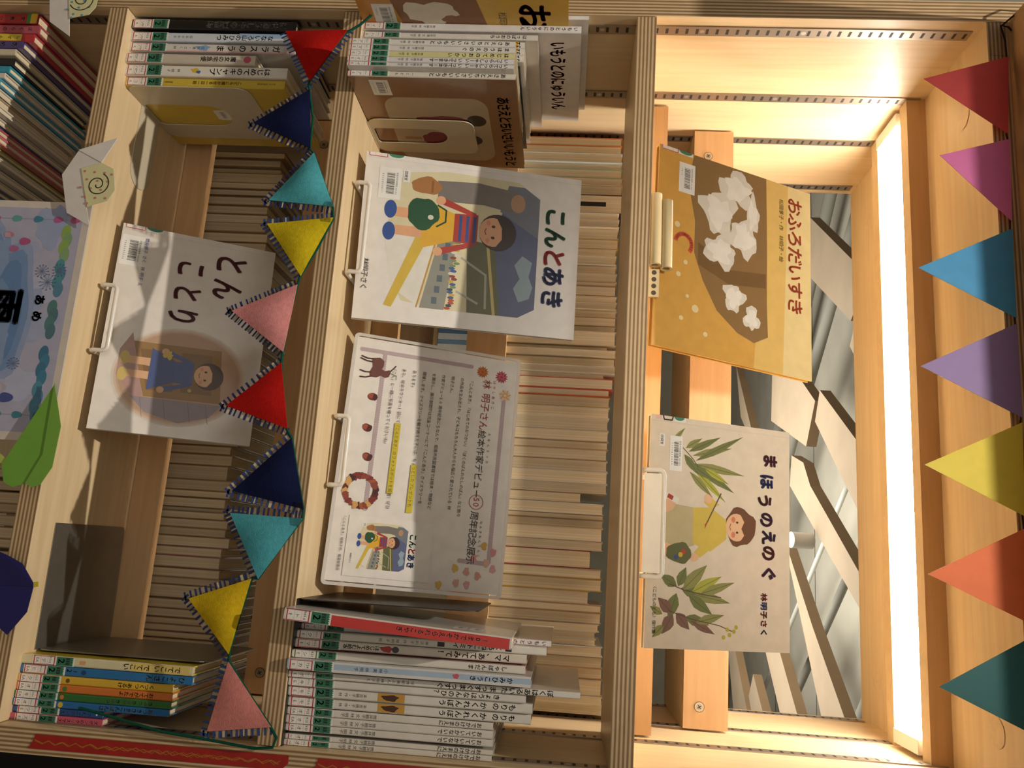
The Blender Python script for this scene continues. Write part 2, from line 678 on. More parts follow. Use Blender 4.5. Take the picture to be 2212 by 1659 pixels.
# near-black sheet added for the darkness beyond the right side panel
mb = MB()
mb.box((0.96, 0.30, 0.0), (1.9, 0.34, 1.45), lin('#08080a'), M_CARD)
tag(mb.build('dark_backdrop'), 'added black board standing in for the dark aisle beyond the right side panel', 'dark_backdrop')

# ------------------------------------------------------------------ beyond the case: ceiling of the next aisle
PLANKS = [
    [(-2.18, 5.47), (-1.41, 4.46), (-1.1, 4.45), (-1.03, 4.57), (-1.65, 5.46)],
    [(-1.14, 4.36), (-0.86, 4.6), (-0.64, 4.38), (-0.8, 4.1)],
    [(-1.15, 6.71), (-0.86, 5.74), (-0.63, 5.39), (-0.31, 5.64), (-0.7, 6.75)],
    [(-0.69, 5.27), (-0.18, 4.48), (0.3, 4.46), (-0.47, 5.4)],
    [(-0.29, 6.06), (-0.04, 6.12), (0.91, 4.45), (0.78, 4.3), (0.01, 5.54), (-0.19, 5.72)],
    [(0.34, 6.36), (1.7, 5.3), (1.6, 4.81), (1.05, 5.53), (0.54, 6.13)],
    [(1.18, 7.21), (1.9, 6.38), (1.8, 5.88), (1.1, 6.77)],
    [(1.65, 7.45), (1.88, 7.64), (2.07, 7.46), (1.98, 6.99)],
    [(1.3, 8.81), (2.21, 8.32), (2.09, 7.64), (1.24, 8.63)],
    [(-1.62, 8.37), (-0.88, 7.69), (-0.36, 7.22), (-0.97, 8.1)],
]
PL_LAB = ['wide pale ceiling plank ending just beside the yellow book cover top', 'pale ceiling plank tip beside the lamp box above the purple pennant',
          'pale ceiling plank coming to a point beyond the yellow and brown book', 'pale ceiling plank behind the gap between both display books, nearest the lamp',
          'long pale ceiling plank running past the round downlight', 'longest pale ceiling plank crossing beyond the corner of the leafy cover',
          'pale ceiling plank, second from the bookcase right side', 'short pointed pale ceiling plank by the bookcase right side',
          'narrow far ceiling plank just above the rear top shelf lip', 'small far ceiling plank seen between the two display books']
for poly, lab in zip(PLANKS, PL_LAB):
    mb = MB()
    mb.prism(poly, lambda u, v, d: (u, v, d), 2.9, 2.98, lin('#a8957c'), M_ROOM, lin('#8a7050'))
    tag(mb.build('ceiling_plank'), lab, 'ceiling plank', 'wooden planks hung under the ceiling')
PIPES = [((-2.6, 4.9, 3.25), (0.2, 8.3, 3.25), .05, 'dark grey ceiling duct running behind the planks'), ((-0.6, 4.2, 3.3), (3.4, 9.6, 3.3), .035, 'grey conduit crossing above the round downlight'),
         ((-1.3, 4.3, 3.35), (2.6, 9.8, 3.35), .022, 'thin pale conduit beside the grey ceiling conduit'), ((0.3, 4.2, 3.3), (3.3, 7.4, 3.3), .05, 'pale ceiling pipe nearest the bookcase right side'),
         ((-3.2, 6.2, 3.4), (2.6, 12.0, 3.4), .06, 'far grey pipe low over the rear shelf lip')]
for a, b, r, lab in PIPES:
    mb = MB()
    mb.tube([a, b], r, lin('#8d8b80' if r > .03 else '#d6d6cc'), M_ROOM, 12)
    tag(mb.build('ceiling_pipe'), lab, 'pipe', 'pipes under the ceiling')
for y in (5.0, 6.4, 7.8, 9.4):
    mb = MB()
    mb.box((-4, y, 3.596), (5, y + 0.012, 3.602), lin('#6f6b5f'), M_ROOM)
    tag(mb.build('trim_1'), kind='structure')
dl = tag(empty('downlight', (0.435, 5.42, 2.72)), 'small round glowing spotlight seen past the right edge of the leafy cover', 'light')
mb = MB()
mb.tube([(0, 0, 0.0), (0, 0.03, 0.16)], 0.06, lin('#dcd8cc'), M_ENAMEL, 20)
mb.build('housing', dl)
mb = MB()
mb.tube([(0, -0.002, -0.004), (0, 0, 0.0)], 0.055, (1, 1, 1), M_DISC, 20)
mb.build('lens', dl)

# far bookcase in the next aisle, glimpsed through the gap under the rear shelf
fb = tag(empty('far_shelf', (-0.35, 2.75, 0)), 'brown shelf unit of the next aisle glimpsed behind the signboard', 'bookcase')
mb = MB()
mb.box((-0.6, 0.02, 0.36), (0.7, 0.3, 0.385), BIRCH, M_LIP)
mb.build('shelf', fb)
mb = MB()
mb.box((-0.6, 0.28, 0.0), (0.7, 0.3, 0.9), BIRCH, M_LIP)
mb.build('back_panel', fb)
FAR = [('#e8e8e6', .03, .24), ('#f2f2ee', .022, .23), ('#d9c79a', .02, .24), ('#5d86b0', .025, .22), ('#e6ebee', .03, .235), ('#7fa7c4', .02, .24), ('#efefe8', .03, .23), ('#f0ede4', .025, .24)]
x = -0.42
ORD = ['first', 'second', 'third', 'fourth', 'fifth', 'sixth', 'seventh', 'eighth']
for i, (h, w, hh) in enumerate(FAR):
    mb = MB()
    mb.box((0, 0, 0), (w, 0.18, hh), lin(h), M_GLOSS, {'+y': (lin('#e8dcc0'), M_PAGES), '+z': (lin('#e8dcc0'), M_PAGES)})
    o = mb.build('far_book', None, Matrix.Translation((x, 2.755, 0.385)))
    tag(o, ORD[i] + ' book from the left on the next aisle shelf, glimpsed through the gap', 'book', 'books on the far aisle shelf')
    x += w + 0.001


# ------------------------------------------------------------------ books
def ordinal(n):
    w = ['', 'first', 'second', 'third', 'fourth', 'fifth', 'sixth', 'seventh', 'eighth', 'ninth', 'tenth', 'eleventh', 'twelfth', 'thirteenth',
         'fourteenth', 'fifteenth', 'sixteenth', 'seventeenth', 'eighteenth', 'nineteenth']
    if n < 20:
        return w[n]
    tens = {2: 'twent', 3: 'thirt', 4: 'fort', 5: 'fift', 6: 'sixt'}[n // 10]
    return tens + 'ieth' if n % 10 == 0 else tens + 'y-' + w[n % 10]


def codes(d, w, z, code, border='#b8323c', seal=True):
    """library call-number slip (three rows) and the green branch seal, w mm wide, from z mm up"""
    n1, n2, n3 = code
    d.rect('#ece7de', 0.3, z, w - 0.3, z + 27)
    for a in (z + 0.8, z + 25.0):
        d.rect(border, 0.3, a, w - 0.3, a + 1.3)
    if w > 9.5:
        d.rect(border, 0.5, z + 0.8, 1.2, z + 26)
        d.rect(border, w - 1.2, z + 0.8, w - 0.5, z + 26)
    for a in (z + 9.2, z + 17.4):
        d.rect('#c98a88', 0.6, a, w - 0.6, a + 0.3)
    s3 = min(4.6, (w - 2.0) / max(1, len(n3)) * 1.5)
    d.text('#26221f', s3, w / 2 - 0.29 * s3 * len(n3), z + 3.6, n3, 0.012)
    d.text('#26221f', 5.2, w / 2 - 2.6 * len(n2) * (1 if len(n2) == 1 else 0.75), z + 11.0, n2, 0.012, step=5.2 if len(n2) == 1 else 3.9)
    s1 = min(4.2, (w - 1.0) / len(n1) * 1.75)
    d.text('#26221f', s1, 0.6 + max(0, (w - 1.2 - 0.52 * s1 * len(n1)) / 2), z + 19.6, n1, 0.012)
    if seal:
        d.rect('#e4e2d8', 0.3, z + 27.3, w - 0.3, z + 50)
        pts = [(0.5, z + 28.3), (w - 0.5, z + 28.3)]
        k = 5
        top = [(w - 0.5 - (w - 1) * i / (2 * k), z + 47.0 + (1.7 if i % 2 else 0)) for i in range(2 * k + 1)]
        d.poly('#2f6e52', pts + top)
        d.text('#152a20', min(11, w * 1.0), w / 2 - min(11, w) * 0.29, z + 30.5, '2', 0.015)
        for q in range(max(1, int((w - 2.0) / 2.6))):
            d.rect('#17352a', 1.2 + q * 2.6, z + 39.5, 3.2 + q * 2.6, z + 44)


def book(x, y, z, w, h, dep, col, label, group, title=None, code=None, author=None, extra=None, cover=None, lean=0.0, name='picture_book',
         zc=2.0, right=None, left=None, border='#b8323c', soft=0.0, twist=0.0):
    """spine-out book; local x across the spine, y into the shelf, z up. title = (text, top mm, bottom mm, colour, width mm)"""
    M = Matrix.Translation((x, y, z)) @ Matrix.Rotation(lean, 4, 'Y') @ Matrix.Rotation(twist, 4, 'Z')
    root = tag(empty(name, mat=M), label, 'book', group)
    c = lin(col)
    cc = lin(cover or col)
    t = 0.0018 if w > 0.008 else 0.0012
    r = min(0.0016, w * 0.18)
    mb = MB()
    # hard cover: one U-shaped section with rounded spine corners, extruded upwards
    out = [(w, dep), (w, r), (w - r * .35, r * .35), (w - r, 0), (r, 0), (r * .35, r * .35), (0, r), (0, dep)]
    inn = [(t, dep), (t, t + r * .6), (w - t, t + r * .6), (w - t, dep)]
    sec = out + inn
    fn = lambda u, v, d: (u, v, d)
    n = len(sec)
    for i in range(n):
        j = (i + 1) % n
        spine = 1 <= i <= 5
        mb.face([(*sec[i], 0), (*sec[i], h), (*sec[j], h), (*sec[j], 0)], c if spine else cc, M_GLOSS)
    for zz in (0, h):
        mb.face([(u, v, zz) for u, v in [out[0], out[1], out[2], (w - t, t + r * .6), (w - t, dep)]], cc, M_GLOSS)
        mb.face([(u, v, zz) for u, v in [out[7], out[6], out[5], (t, t + r * .6), (t, dep)]], cc, M_GLOSS)
        mb.face([(u, v, zz) for u, v in [out[2], out[3], out[4], out[5], (t, t + r * .6), (w - t, t + r * .6)]], c, M_GLOSS)
    mb.build('cover', root)
    mb = MB()
    mb.box((t + 0.0001, t + r * .6 + 0.0002, 0.0022), (w - t - 0.0001, dep - 0.003, h - 0.0025), (1, 1, 1), M_PAGES)
    mb.build('page_block', root)
    sp = lambda u, v, d: (u, -d, v)
    W_ = w * 1000
    if code:
        d = Decal(sp)
        codes(d, W_, zc, code, border)
        d.build('call_number_label', root)
    if title or author or extra:
        d = Decal(sp)
        if extra:
            extra(d, W_, h * 1000)
        if author:
            tx, a, b, hcol, sz = author
            stp = (a - b) / max(1, len(tx))
            d.text(hcol, sz, W_ / 2, a, tx, 0.008, vert=True, step=stp, sy=min(sz, stp * 1.02))
        if title:
            tx, a, b, hcol, sz = title
            stp = (a - b) / max(1, len(tx))
            d.text(hcol, sz, W_ / 2, a, tx, 0.018, vert=True, step=stp, sy=min(sz * 1.1, stp * 0.98))
        d.build('spine_lettering', root)
    if right:
        d = Decal(lambda u, v, dd: (w + dd, u, v))
        right(d, dep * 1000, h * 1000)
        d.build('cover_print', root)
    if left:
        d = Decal(lambda u, v, dd: (-dd, dep - u, v))
        left(d, dep * 1000, h * 1000)
        d.build('cover_print', root)
    return root


BK, RD, WH = '#26221f', '#7a2028', '#eae6dc'
G = 'books standing left of the bunting shelf'


def patch(*rects):
    def f(d, w, h):
        for (c, a, b, x0, x1) in rects:
            d.rect(c, w * x0, a, w * x1, b)
    return f


def dot(c, v, r):
    return lambda d, w, h: d.ell(c, w / 2, v, min(r, w * .42), r)


# --- shelf with the felt bunting, left end
book(.0065, .0145, Z3, .0140, .2265, .165, '#141214', 'black hardback with white spine title, against the left side panel', G, ('にせあかしやの魔術師', 214, 103, WH, 10.5), ('913.6', 'ソヤ', 'K'))
book(.0242, .0172, Z3, .0130, .2265, .165, '#cfd4da', 'pale blue-white novel right of the black hardback', G, ('なないろ山のひみつ', 197, 118, BK, 8.6), ('913.6', 'ソヤ', 'K'), ('征矢かおる', 86, 58, BK, 4.2), patch(('#9bb4d0', 150, 226, 0, .5)))
book(.0396, .0186, Z3, .0124, .2280, .165, '#d9d2c8', 'white novel with a little blue horse on its spine', G, ('ガラスのうま', 208, 116, BK, 10.5), ('913.6', 'ソヤ', 'K'), ('征矢清・さく 林', 104, 56, BK, 4.6), lambda d, w, h: (d.blob('#86aac8', w / 2, 102, w * .33, 9, .25), d.rect('#d8a8a8', w * .85, 52, w, 226)))
book(.0582, .0140, Z3, .0135, .1778, .125, '#cabfae', 'short beige paperback with a pink dot on its spine', G, ('魔女の宅急便', 152, 103, BK, 8.0), ('913.6', 'カドノ', 'K'), None, dot('#c4546a', 167, 5.0))
book(.0725, .0182, Z3, .0156, .2215, .165, '#e2dccf', 'thick white book with a small yellow-haired figure on its spine', G, ('はじめてのキャンプ', 199, 115, BK, 11), ('913.6', 'ハヤシ', 'K'), ('林 明子', 76, 54, BK, 4.6), lambda d, w, h: (d.blob('#d8b43a', w * .45, 96, 3.6, 5, .3), d.blob('#3a6ea8', w * .6, 101, 2.2, 3, .2)))
book(.0886, .0225, Z3, .0124, .2186, .158, '#cdb13e', 'mustard yellow book held by the cream bookend', G, ('こどもに聞かせる一日一話', 160, 93, BK, 5.2), ('913.68', 'コ', 'K'), ('福音館書店', 66, 54, BK, 3.0), lambda d, w, h: d.text(BK, 3.0, w / 2, 206, '母の友 特選童話集', 0, vert=True, step=2.9),
     right=lambda d, u, v: (d.rect('#e6e2d4', 58, 96, 82, 116), d.barcode(58, 99, 26, 14, '7800142')))

# --- shelf with the felt bunting, right end
G = 'books standing right of the bunting shelf'
book(.8280, .0215, Z3, .0104, .2034, .165, '#d9cfa8', 'cream and yellow book pressed against the grey bookend', G, ('でてこい でてこい', 190, 117, BK, 7.5), ('913.6', 'デ', 'EA'), None,
     patch(('#d8c070', 130, 200, .05, .95), ('#d8a070', 70, 77, .3, .7), ('#3a6aa0', 55, 62, .4, .6)), cover='#d8c030', zc=14)
book(.8388, .0225, Z3, .0100, .2041, .165, '#2a6fa4', 'tall blue board book right of the cream and yellow one', G, ('ひよこさん', 196, 148, '#d8c85a', 7.5), ('913.6', 'ヒ', 'EA'), None, lambda d, w, h: (d.text('#d8c040', 8, w * .2, 56, '2', .02), d.text('#c04a40', 6, w * .3, 64, '1', .02), d.ell('#1d3f66', w / 2, 76, 2.6, 3)), cover='#2a6fa4', zc=4)
GR = []
book(.8490, .0205, Z3, .0088, .1831, .155, '#d6ac38', 'small yellow board book between the blue and orange ones', G, ('くつくつ あるけ', 162, 116, BK, 6.2), ('913.6', 'ク', 'EA'), None, dot('#6a4a20', 60, 2.4))
book(.8580, .0205, Z3, .0088, .1837, .155, '#cf7434', 'small orange board book with a green leaf mark', G, ('おててがでたよ', 163, 122, '#5a7a30', 6.0), ('913.6', 'オ', 'EA'), None, dot('#4a7a34', 58, 2.8))
book(.8668, .0192, Z3, .0083, .1843, .155, '#2f6a32', 'small green board book with an orange mark', G, ('きゅっ きゅっ きゅっ', 164, 104, '#dfe0d0', 6.2), ('913.6', 'キ', 'EA'), None, dot('#d2763a', 57, 2.4))
book(.8752, .0186, Z3, .0078, .1832, .155, '#2466a0', 'small blue board book with yellow title', G, ('おつきさまこんばんは', 166, 102, '#d8c050', 6.0), ('913.6', 'オ', 'EA'), None, dot('#d8b43a', 57, 3))
book(.8834, .0210, Z3, .0077, .1065, .095, '#264f86', 'very small navy blue book beside the pink one', G, ('つんこのいえ', 94, 56, '#c8d0da', 4.6), ('913', 'ツ', 'E'), None, dot('#e0e0d0', 100, 1.0), zc=6)
book(.8913, .0190, Z3, .0080, .1083, .095, '#c2566a', 'very small pink book touching the right side panel', G, ('ズボンのクリスマス', 104, 56, '#ecd8d8', 4.6), ('913', 'ズ', 'E'), zc=6)

# --- middle shelf, left end
G = 'picture books at the left end of the middle shelf'


def bath_cover(d, u, v):
    d.rect('#c98a3a', 0, 0, u, 55)
    d.poly('#8a5c34', [(0, 40), (60, 52), (u, 44), (u, 160), (90, 168), (0, 150)])
    d.blob('#ddd2bd', 44, 92, 22, 34, .22, seed=4)
    d.blob('#8a5c34', 58, 120, 11, 13, .2, seed=3)
    d.poly('#d9b04a', [(0, 150), (90, 170), (u, 160), (u, v), (0, v)])
    d.barcode(28, 18, 44, 28, '78002')
    d.text('#9c3a34', 58, 20, 208, 'おふろだいすき', .03, step=30, sy=46)
    d.text(BK, 12, 40, 180, '松岡享子 作', step=11)


book(.0004, .0000, Z2, .0058, .2940, .215, '#e2ded8', 'tallest thin white book at the left end, behind the orange-brown cover', G, None, None)
book(.0066, -.0600, Z2, .0058, .2680, .215, '#d8a04c', 'orange and brown picture book pulled out past the left side panel', G, None, ('913.6', 'オ', 'E'), right=bath_cover)
book(.0128, .0035, Z2, .0104, .2851, .215, '#e3deda', 'tall white picture book with a red title along its cover', G, ('いもうとのにゅういん', 281, 205, '#b87878', 5.6), ('913.6', 'イ', 'E'), ('筒井頼子 林 明子', 96, 60, BK, 3.8),
     right=lambda d, u, v: d.text('#b5505a', 17, 19, 246, 'いもうとのにゅういん', .03, step=16.4, sy=24))
book(.0274, .0030, Z2, .0078, .2300, .215, '#ddd8cf', 'white picture book between the tall white one and the yellow-topped three', G, ('はっぱのおうち', 216, 168, BK, 5.6), ('913.6', 'ハ', 'E'), ('征矢清 文 林 明子', 98, 58, BK, 4.0))
for i in range(3):
    book(.0366 + i * .0096, .0045, Z2, .0093, .2135, .210, '#e4dfd4', ordinal(i + 1) + ' of three white books with yellow spine tops behind the front row', G, ('びゅんびゅん', 209, 120, BK, 8.5), None, None,
         lambda d, w, h: d.rect('#d8aa30', 0, 178, w, 205), name='picture_book')
book(.0655, .0140, Z2, .0026, .2085, .212, '#15130f', 'thin black book standing just behind the front row of white spines', G)
FR = [(.0706, .0080, -.0455, 'あさえとちいさいいもうと', '913.6', 'ア', '#e0dbd3', 'first white spine of the row pulled past the shelf edge'),
      (.0790, .0078, -.0455, 'まほうのえのぐ', '913.6', 'マ', '#ddd8d0', 'second white spine of the row pulled past the shelf edge'),
      (.0872, .0080, -.0460, 'はじめてのおつかい', '913.6', 'ハ', '#d6cf96', 'pale yellow spine in the row pulled past the shelf edge'),
      (.0956, .0074, -.0470, 'いってらっしゃーい いってきまーす', '913', 'イ', '#dcd6d4', 'grey-white spine just right of the pale yellow one'),
      (.1034, .0052, -.0465, 'いってらっしゃーい いってきまーす', '913', 'イ', '#dbd6d2', 'narrow grey-white spine beside the brown-covered book')]
for (xx, ww, yy, tt, n1, n2, cc_, lb) in FR:
    book(xx, yy, Z2 + .002, ww, .2045, .200, cc_, lb, G, (tt, 198, 198 - min(100, len(tt) * 8.6), BK, 5.8), (n1, n2, 'E'), ('筒井頼子 林 明子', 93, 58, BK, 3.6), zc=1)


def brown_cover(d, u, v):
    pts = []
    for cx, cy, a0 in ((185, 148, 0), (72, 148, 90), (72, 52, 180), (185, 52, 270)):
        for i in range(7):
            t = math.radians(a0 + 15 * i)
            pts.append((cx + 26 * math.cos(t), cy + 20 * math.sin(t)))
    d.poly('#b3a184', pts)
    d.blob('#7d2c30', 104, 104, 15, 36, .12, seed=8)
    d.ell('#3a2a20', 100, 150, 14, 13)
    d.blob('#7d2c30', 150, 92, 17, 24, .12, seed=5)
    d.ell('#3a2a20', 152, 140, 13, 13)
    d.rect('#a87c50', 98, 44, 105, 70)
    d.rect('#a87c50', 146, 44, 153, 68)
    d.text('#33241c', 17, 40, 182, 'あさえとちいさいいもうと', .025, step=15.4, sy=19)
    d.barcode(8, 24, 34, 24, '7771791742')


book(.1088, -.0365, Z2 + .001, .0076, .2080, .232, '#d9d2c2', 'picture book showing its brown cover beside the cream bookend', G, ('あさえとちいさいいもうと', 196, 100, BK, 6.2), ('913.6', 'ア', 'E'), ('〈こども', 84, 56, BK, 4.0), cover='#8d6440', right=brown_cover)

# --- middle shelf, right end
G = 'picture books at the right end of the middle shelf'
RS = [
    (.7722, .0285, .0064, .2862, '#e0d5d2', '#d9d4cc', ('いもうとのにゅういん', 281, 200, '#b87878', 5.2), ('913', 'イ', 'E'), None, None, 'white picture book with faded pink title behind the red-spined one', '#b8323c'),
    (.7788, .0150, .0083, .2815, '#dfd9cc', '#d9d4cc', ('くろねこトミイ', 232, 176, BK, 6.4), ('913.6', 'ク', 'E'), ('神沢利子 作 林明子 絵', 150, 84, BK, 4.2), patch(('#2e2622', 160, 168, .2, .8), ('#241c1a', 236, 243, .2, .8)), 'white spine with small black cat marks', '#b8323c'),
    (.7874, .0125, .0097, .2602, '#dcd3c2', '#e0dcd2', ('ママ、あててみて！', 242, 160, '#8c3440', 7.6), ('913.6', 'マ', 'E'), None, lambda d, w, h: (d.text('#3f92b8', 5.6, w / 2, 96, 'はじめてよむ絵本', .02, vert=True, step=5.2), d.blob('#b03a3a', w / 2, 104, 3.2, 7, .2), d.ell('#43464e', w / 2, 114, 3.4, 4)), 'cream spine with a small red-dressed figure and dark red title', '#b8323c'),
    (.7984, .0045, .0085, .2597, '#ddd7cb', '#d0a0a0', ('しゃぼんだま', 240, 196, BK, 5.8), ('431', 'シ', 'E'), None, None, 'white spine with green-edged call label', '#4f7a3c'),
    (.8072, -.0080, .0110, .2669, '#a9bccd', '#d9d4cc', ('かみひこうき', 248, 200, '#32597f', 6.4), ('754', 'カ', 'E'), ('小林実 林明子', 112, 70, BK, 4.6), lambda d, w, h: (d.rect('#d9d4cc', w * .72, 52, w, h), d.rect('#d9d4cc', 0, 52, w * .2, h), d.blob('#c85a62', w * .45, 186, 2.6, 3.4, .2)), 'light blue striped spine with a small red heart', '#b8323c'),
    (.8206, .0010, .0066, .3202, '#dcd6ca', '#d9d4cc', ('ぼくはあるいた まっすぐまっすぐ', 292, 160, BK, 7.0), ('933.7', 'ボ', 'E'), ('坪井郁美ぶん 林明子え', 140, 84, BK, 4.2), None, 'tallest white spine of the right group, black title', '#b8323c'),
    (.8279, .0040, .0086, .2622, '#dbd5ca', '#d9d4cc', ('きょうはなんのひ？', 234, 160, '#c06a5a', 6.6), ('913.6', 'キ', 'E'), None, None, 'white spine with title letters in many pale colours', '#b8323c'),
    (.8371, .0075, .0104, .2697, '#ddd6ca', '#d9d4cc', ('もりの かくれんぼう', 252, 162, BK, 7.4), ('913.6', 'モ', 'E'), ('末吉暁子・作 林', 88, 54, BK, 4.2), lambda d, w, h: (d.rect('#c8963a', w * .1, 100, w * .9, 130), d.blob('#4a2a1a', w / 2, 114, 3.2, 9, .2)), 'left of two matching white spines with an orange picture patch', '#b8323c'),
    (.8485, .0115, .0106, .2685, '#ddd6ca', '#d9d4cc', ('もりの かくれんぼう', 252, 162, BK, 7.4), ('913.6', 'モ', 'E'), ('末吉暁子・作 林', 88, 54, BK, 4.2), lambda d, w, h: (d.rect('#c8963a', w * .1, 100, w * .9, 130), d.blob('#4a2a1a', w / 2, 114, 3.2, 9, .2)), 'right of two matching white spines with an orange picture patch', '#b8323c'),
    (.8601, .0122, .0078, .2281, '#dcd5c8', '#d9d4cc', ('おでかけのまえに', 216, 168, '#9c6a58', 5.4), ('913', 'オ', 'EA'), ('筒井頼子 文 林 明子', 100, 54, BK, 4.8), None, 'fifth white spine from the right side panel on the middle shelf', '#b8323c'),
    (.8683, .0112, .0086, .2285, '#dcd5c8', '#d9d4cc', ('おいていかないで', 217, 168, '#9c5a52', 5.4), ('913', 'オ', 'EA'), ('筒井頼子 文 林 明子', 100, 54, BK, 4.8), None, 'fourth white spine from the right side panel on the middle shelf', '#b8323c'),
    (.8773, .0128, .0078, .2288, '#dbd4c8', '#d9d4cc', ('おいていかないで', 217, 168, '#9c5a52', 5.4), ('913', 'オ', 'EA'), ('筒井頼子 文 林 明子', 100, 54, BK, 4.8), None, 'third white spine from the right side panel, left of the dark gap', '#b8323c'),
    (.8884, .0148, .0052, .2295, '#dcd5c8', '#d9d4cc', ('おでかけのまえに', 217, 168, '#9c6a58', 5.2), ('913', 'オ', 'EA'), ('筒井頼子 文 林 明子', 100, 54, BK, 4.6), None, 'second white spine from the right side panel, right of the dark gap', '#b8323c'),
    (.8938, .0122, .0058, .2288, '#dcd5c8', '#d9d4cc', ('おでかけのまえに', 217, 168, '#9c6a58', 5.2), ('913', 'オ', 'EA'), ('筒井頼子 文 林 明子', 100, 54, BK, 4.6), None, 'last white spine touching the right side panel on the middle shelf', '#b8323c'),
]
for (xx, yy, ww, hh, sc, cv, ti, co, au, ex, lb, bd) in RS:
    book(xx, yy, Z2 + .0012, ww, hh, .200, sc, lb, G, ti, co, au, ex, cover=cv, border=bd)


def back_slips(d, u, v):
    d.rect('#e6e2da', u - 48, v - 48, u - 22, v - 34)
    d.barcode(u - 50, v - 66, 30, 14, '9784834')
    d.barcode(u - 50, v - 48, 30, 14, '1923797')


book(.7512, -.0375, Z2 + .0012, .0126, .2459, .200, '#d8d2c8', 'red-spined white picture book tilted out in front of the dark bookend', G, ('10までかぞえられるこやぎ', 222, 122, '#f0dcd4', 6.4), ('949.6', 'ト', 'E'), None,
     lambda d, w, h: (d.rect('#c9403a', 1.6, 52, w, h - 2), d.rect('#5a5a94', 0, 2, 1.2, 32)), cover='#dad6cf', lean=math.radians(3.3), left=back_slips)

# --- books of the far side of the case: fore-edges towards us
C2REAR = [(11.6, 14.7, 195), (26.3, 15.4, 195), (41.7, 16.2, 196), (57.9, 9.7, 196), (67.5, 15.2, 197), (82.8, 12.0, 197), (94.7, 16.7, 198), (111.4, 32.3, 199), (143.8, 11.0, 194), (154.7, 13.3, 195), (168.0, 16.3, 195), (184.3, 17.0, 196), (201.3, 12.3, 193), (213.6, 15.3, 193), (228.9, 13.7, 194), (242.6, 14.4, 195), (257.0, 6.8, 195), (263.8, 16.6, 195), (280.4, 10.5, 196), (290.9, 11.2, 196), (302.1, 11.2, 197), (313.2, 14.8, 197), (328.0, 9.6, 196), (337.6, 22.7, 197), (360.4, 6.6, 186), (367.0, 10.9, 198), (377.9, 14.5, 198), (392.4, 12.3, 199), (404.6, 7.2, 182), (411.8, 17.2, 196), (429.0, 10.7, 191), (439.7, 15.6, 192), (455.4, 16.9, 192), (472.3, 18.9, 191), (491.2, 16.7, 192), (508.0, 11.8, 192), (519.8, 16.6, 191), (536.4, 15.8, 192), (552.2, 18.4, 193), (570.6, 14.3, 193), (584.9, 14.9, 156), (599.7, 16.1, 189), (615.8, 7.4, 190), (623.2, 12.0, 190), (635.2, 19.2, 189), (654.5, 13.2, 190), (667.6, 25.6, 174), (693.2, 14.3, 190), (707.5, 17.5, 191), (725.0, 18.0, 173), (743.0, 10.9, 192), (753.9, 15.9, 192), (769.8, 10.8, 189), (780.5, 10.1, 185), (790.6, 9.4, 186), (800.1, 13.8, 195), (813.8, 15.6, 196), (829.4, 15.5, 197), (844.9, 22.2, 197), (867.1, 11.6, 198), (878.7, 13.4, 199)]
C1REAR = [(51.8, 11.7, 242), (63.5, 13.3, 241), (76.8, 9.9, 240), (86.7, 19.8, 239), (106.5, 11.5, 237), (118.0, 11.4, 234), (129.4, 14.6, 231), (144.1, 14.6, 228), (158.6, 17.7, 226), (176.4, 16.0, 225), (192.4, 15.9, 225), (208.3, 15.9, 225), (224.2, 19.7, 225), (243.9, 19.6, 225), (263.5, 18.7, 225), (282.2, 20.1, 225), (302.3, 19.2, 225), (321.5, 19.1, 225), (340.6, 19.0, 225), (359.6, 18.9, 225), (378.4, 18.7, 225), (397.1, 18.6, 225), (415.8, 18.5, 225), (434.3, 18.4, 225), (452.6, 18.3, 225), (470.9, 18.2, 225), (489.1, 18.0, 225), (507.1, 17.9, 225), (525.1, 20.0, 225), (545.0, 13.5, 224), (558.5, 16.9, 223), (575.4, 23.1, 222), (598.5, 16.0, 227), (614.5, 11.1, 228), (625.6, 15.2, 223), (640.8, 6.2, 222), (646.9, 11.0, 222), (657.9, 13.6, 224), (671.5, 12.2, 232), (683.7, 16.2, 235), (699.9, 13.4, 226), (713.4, 18.0, 227), (731.4, 13.9, 234), (745.3, 11.2, 241), (756.6, 19.7, 237), (776.3, 14.4, 233), (790.7, 13.0, 234), (803.7, 9.7, 234), (813.4, 10.3, 235), (823.7, 9.0, 235), (833.2, 14.0, 236), (847.6, 16.0, 233), (864.0, 13.0, 235), (877.4, 16.0, 234)]
TINT = {0: '#c8763a', 1: '#c8763a', 2: '#cfd8d4', 4: '#9db597', 7: '#3a2c20', 11: '#d0aa48', 17: '#a8826a', 29: '#c0543a', 30: '#c0543a', 31: '#d0c070', 46: '#9a3038', 48: '#cdaa40'}


def fore_edge(x, y, z, w, h, dep, col, label, group, slip=None):
    """closed book whose page side faces us: two boards, the page block and the spine behind"""
    root = tag(empty('closed_book', (x, y, z)), label, 'book', group)
    t = min(0.0012, w * 0.12)
    mb = MB()
    c = lin(col)
    mb.box((0, 0, 0), (t, dep, h), c, M_GLOSS)
    mb.box((w - t, 0, 0), (w, dep, h), c, M_GLOSS)
    mb.box((t, dep - t, 0), (w - t, dep, h), c, M_GLOSS)
    mb.build('cover', root)
    mb = MB()
    mb.box((t + .00005, 0.0007, 0.0012), (w - t - .00005, dep - t - .0002, h - 0.002), (1, 1, 1), M_PAGES)
    mb.build('page_block', root)
    if slip:
        d = Decal(lambda u, v, dd: (u, 0.0006 - dd, v))
        slip(d, w * 1000, h * 1000)
        d.build('paper_slip', root)


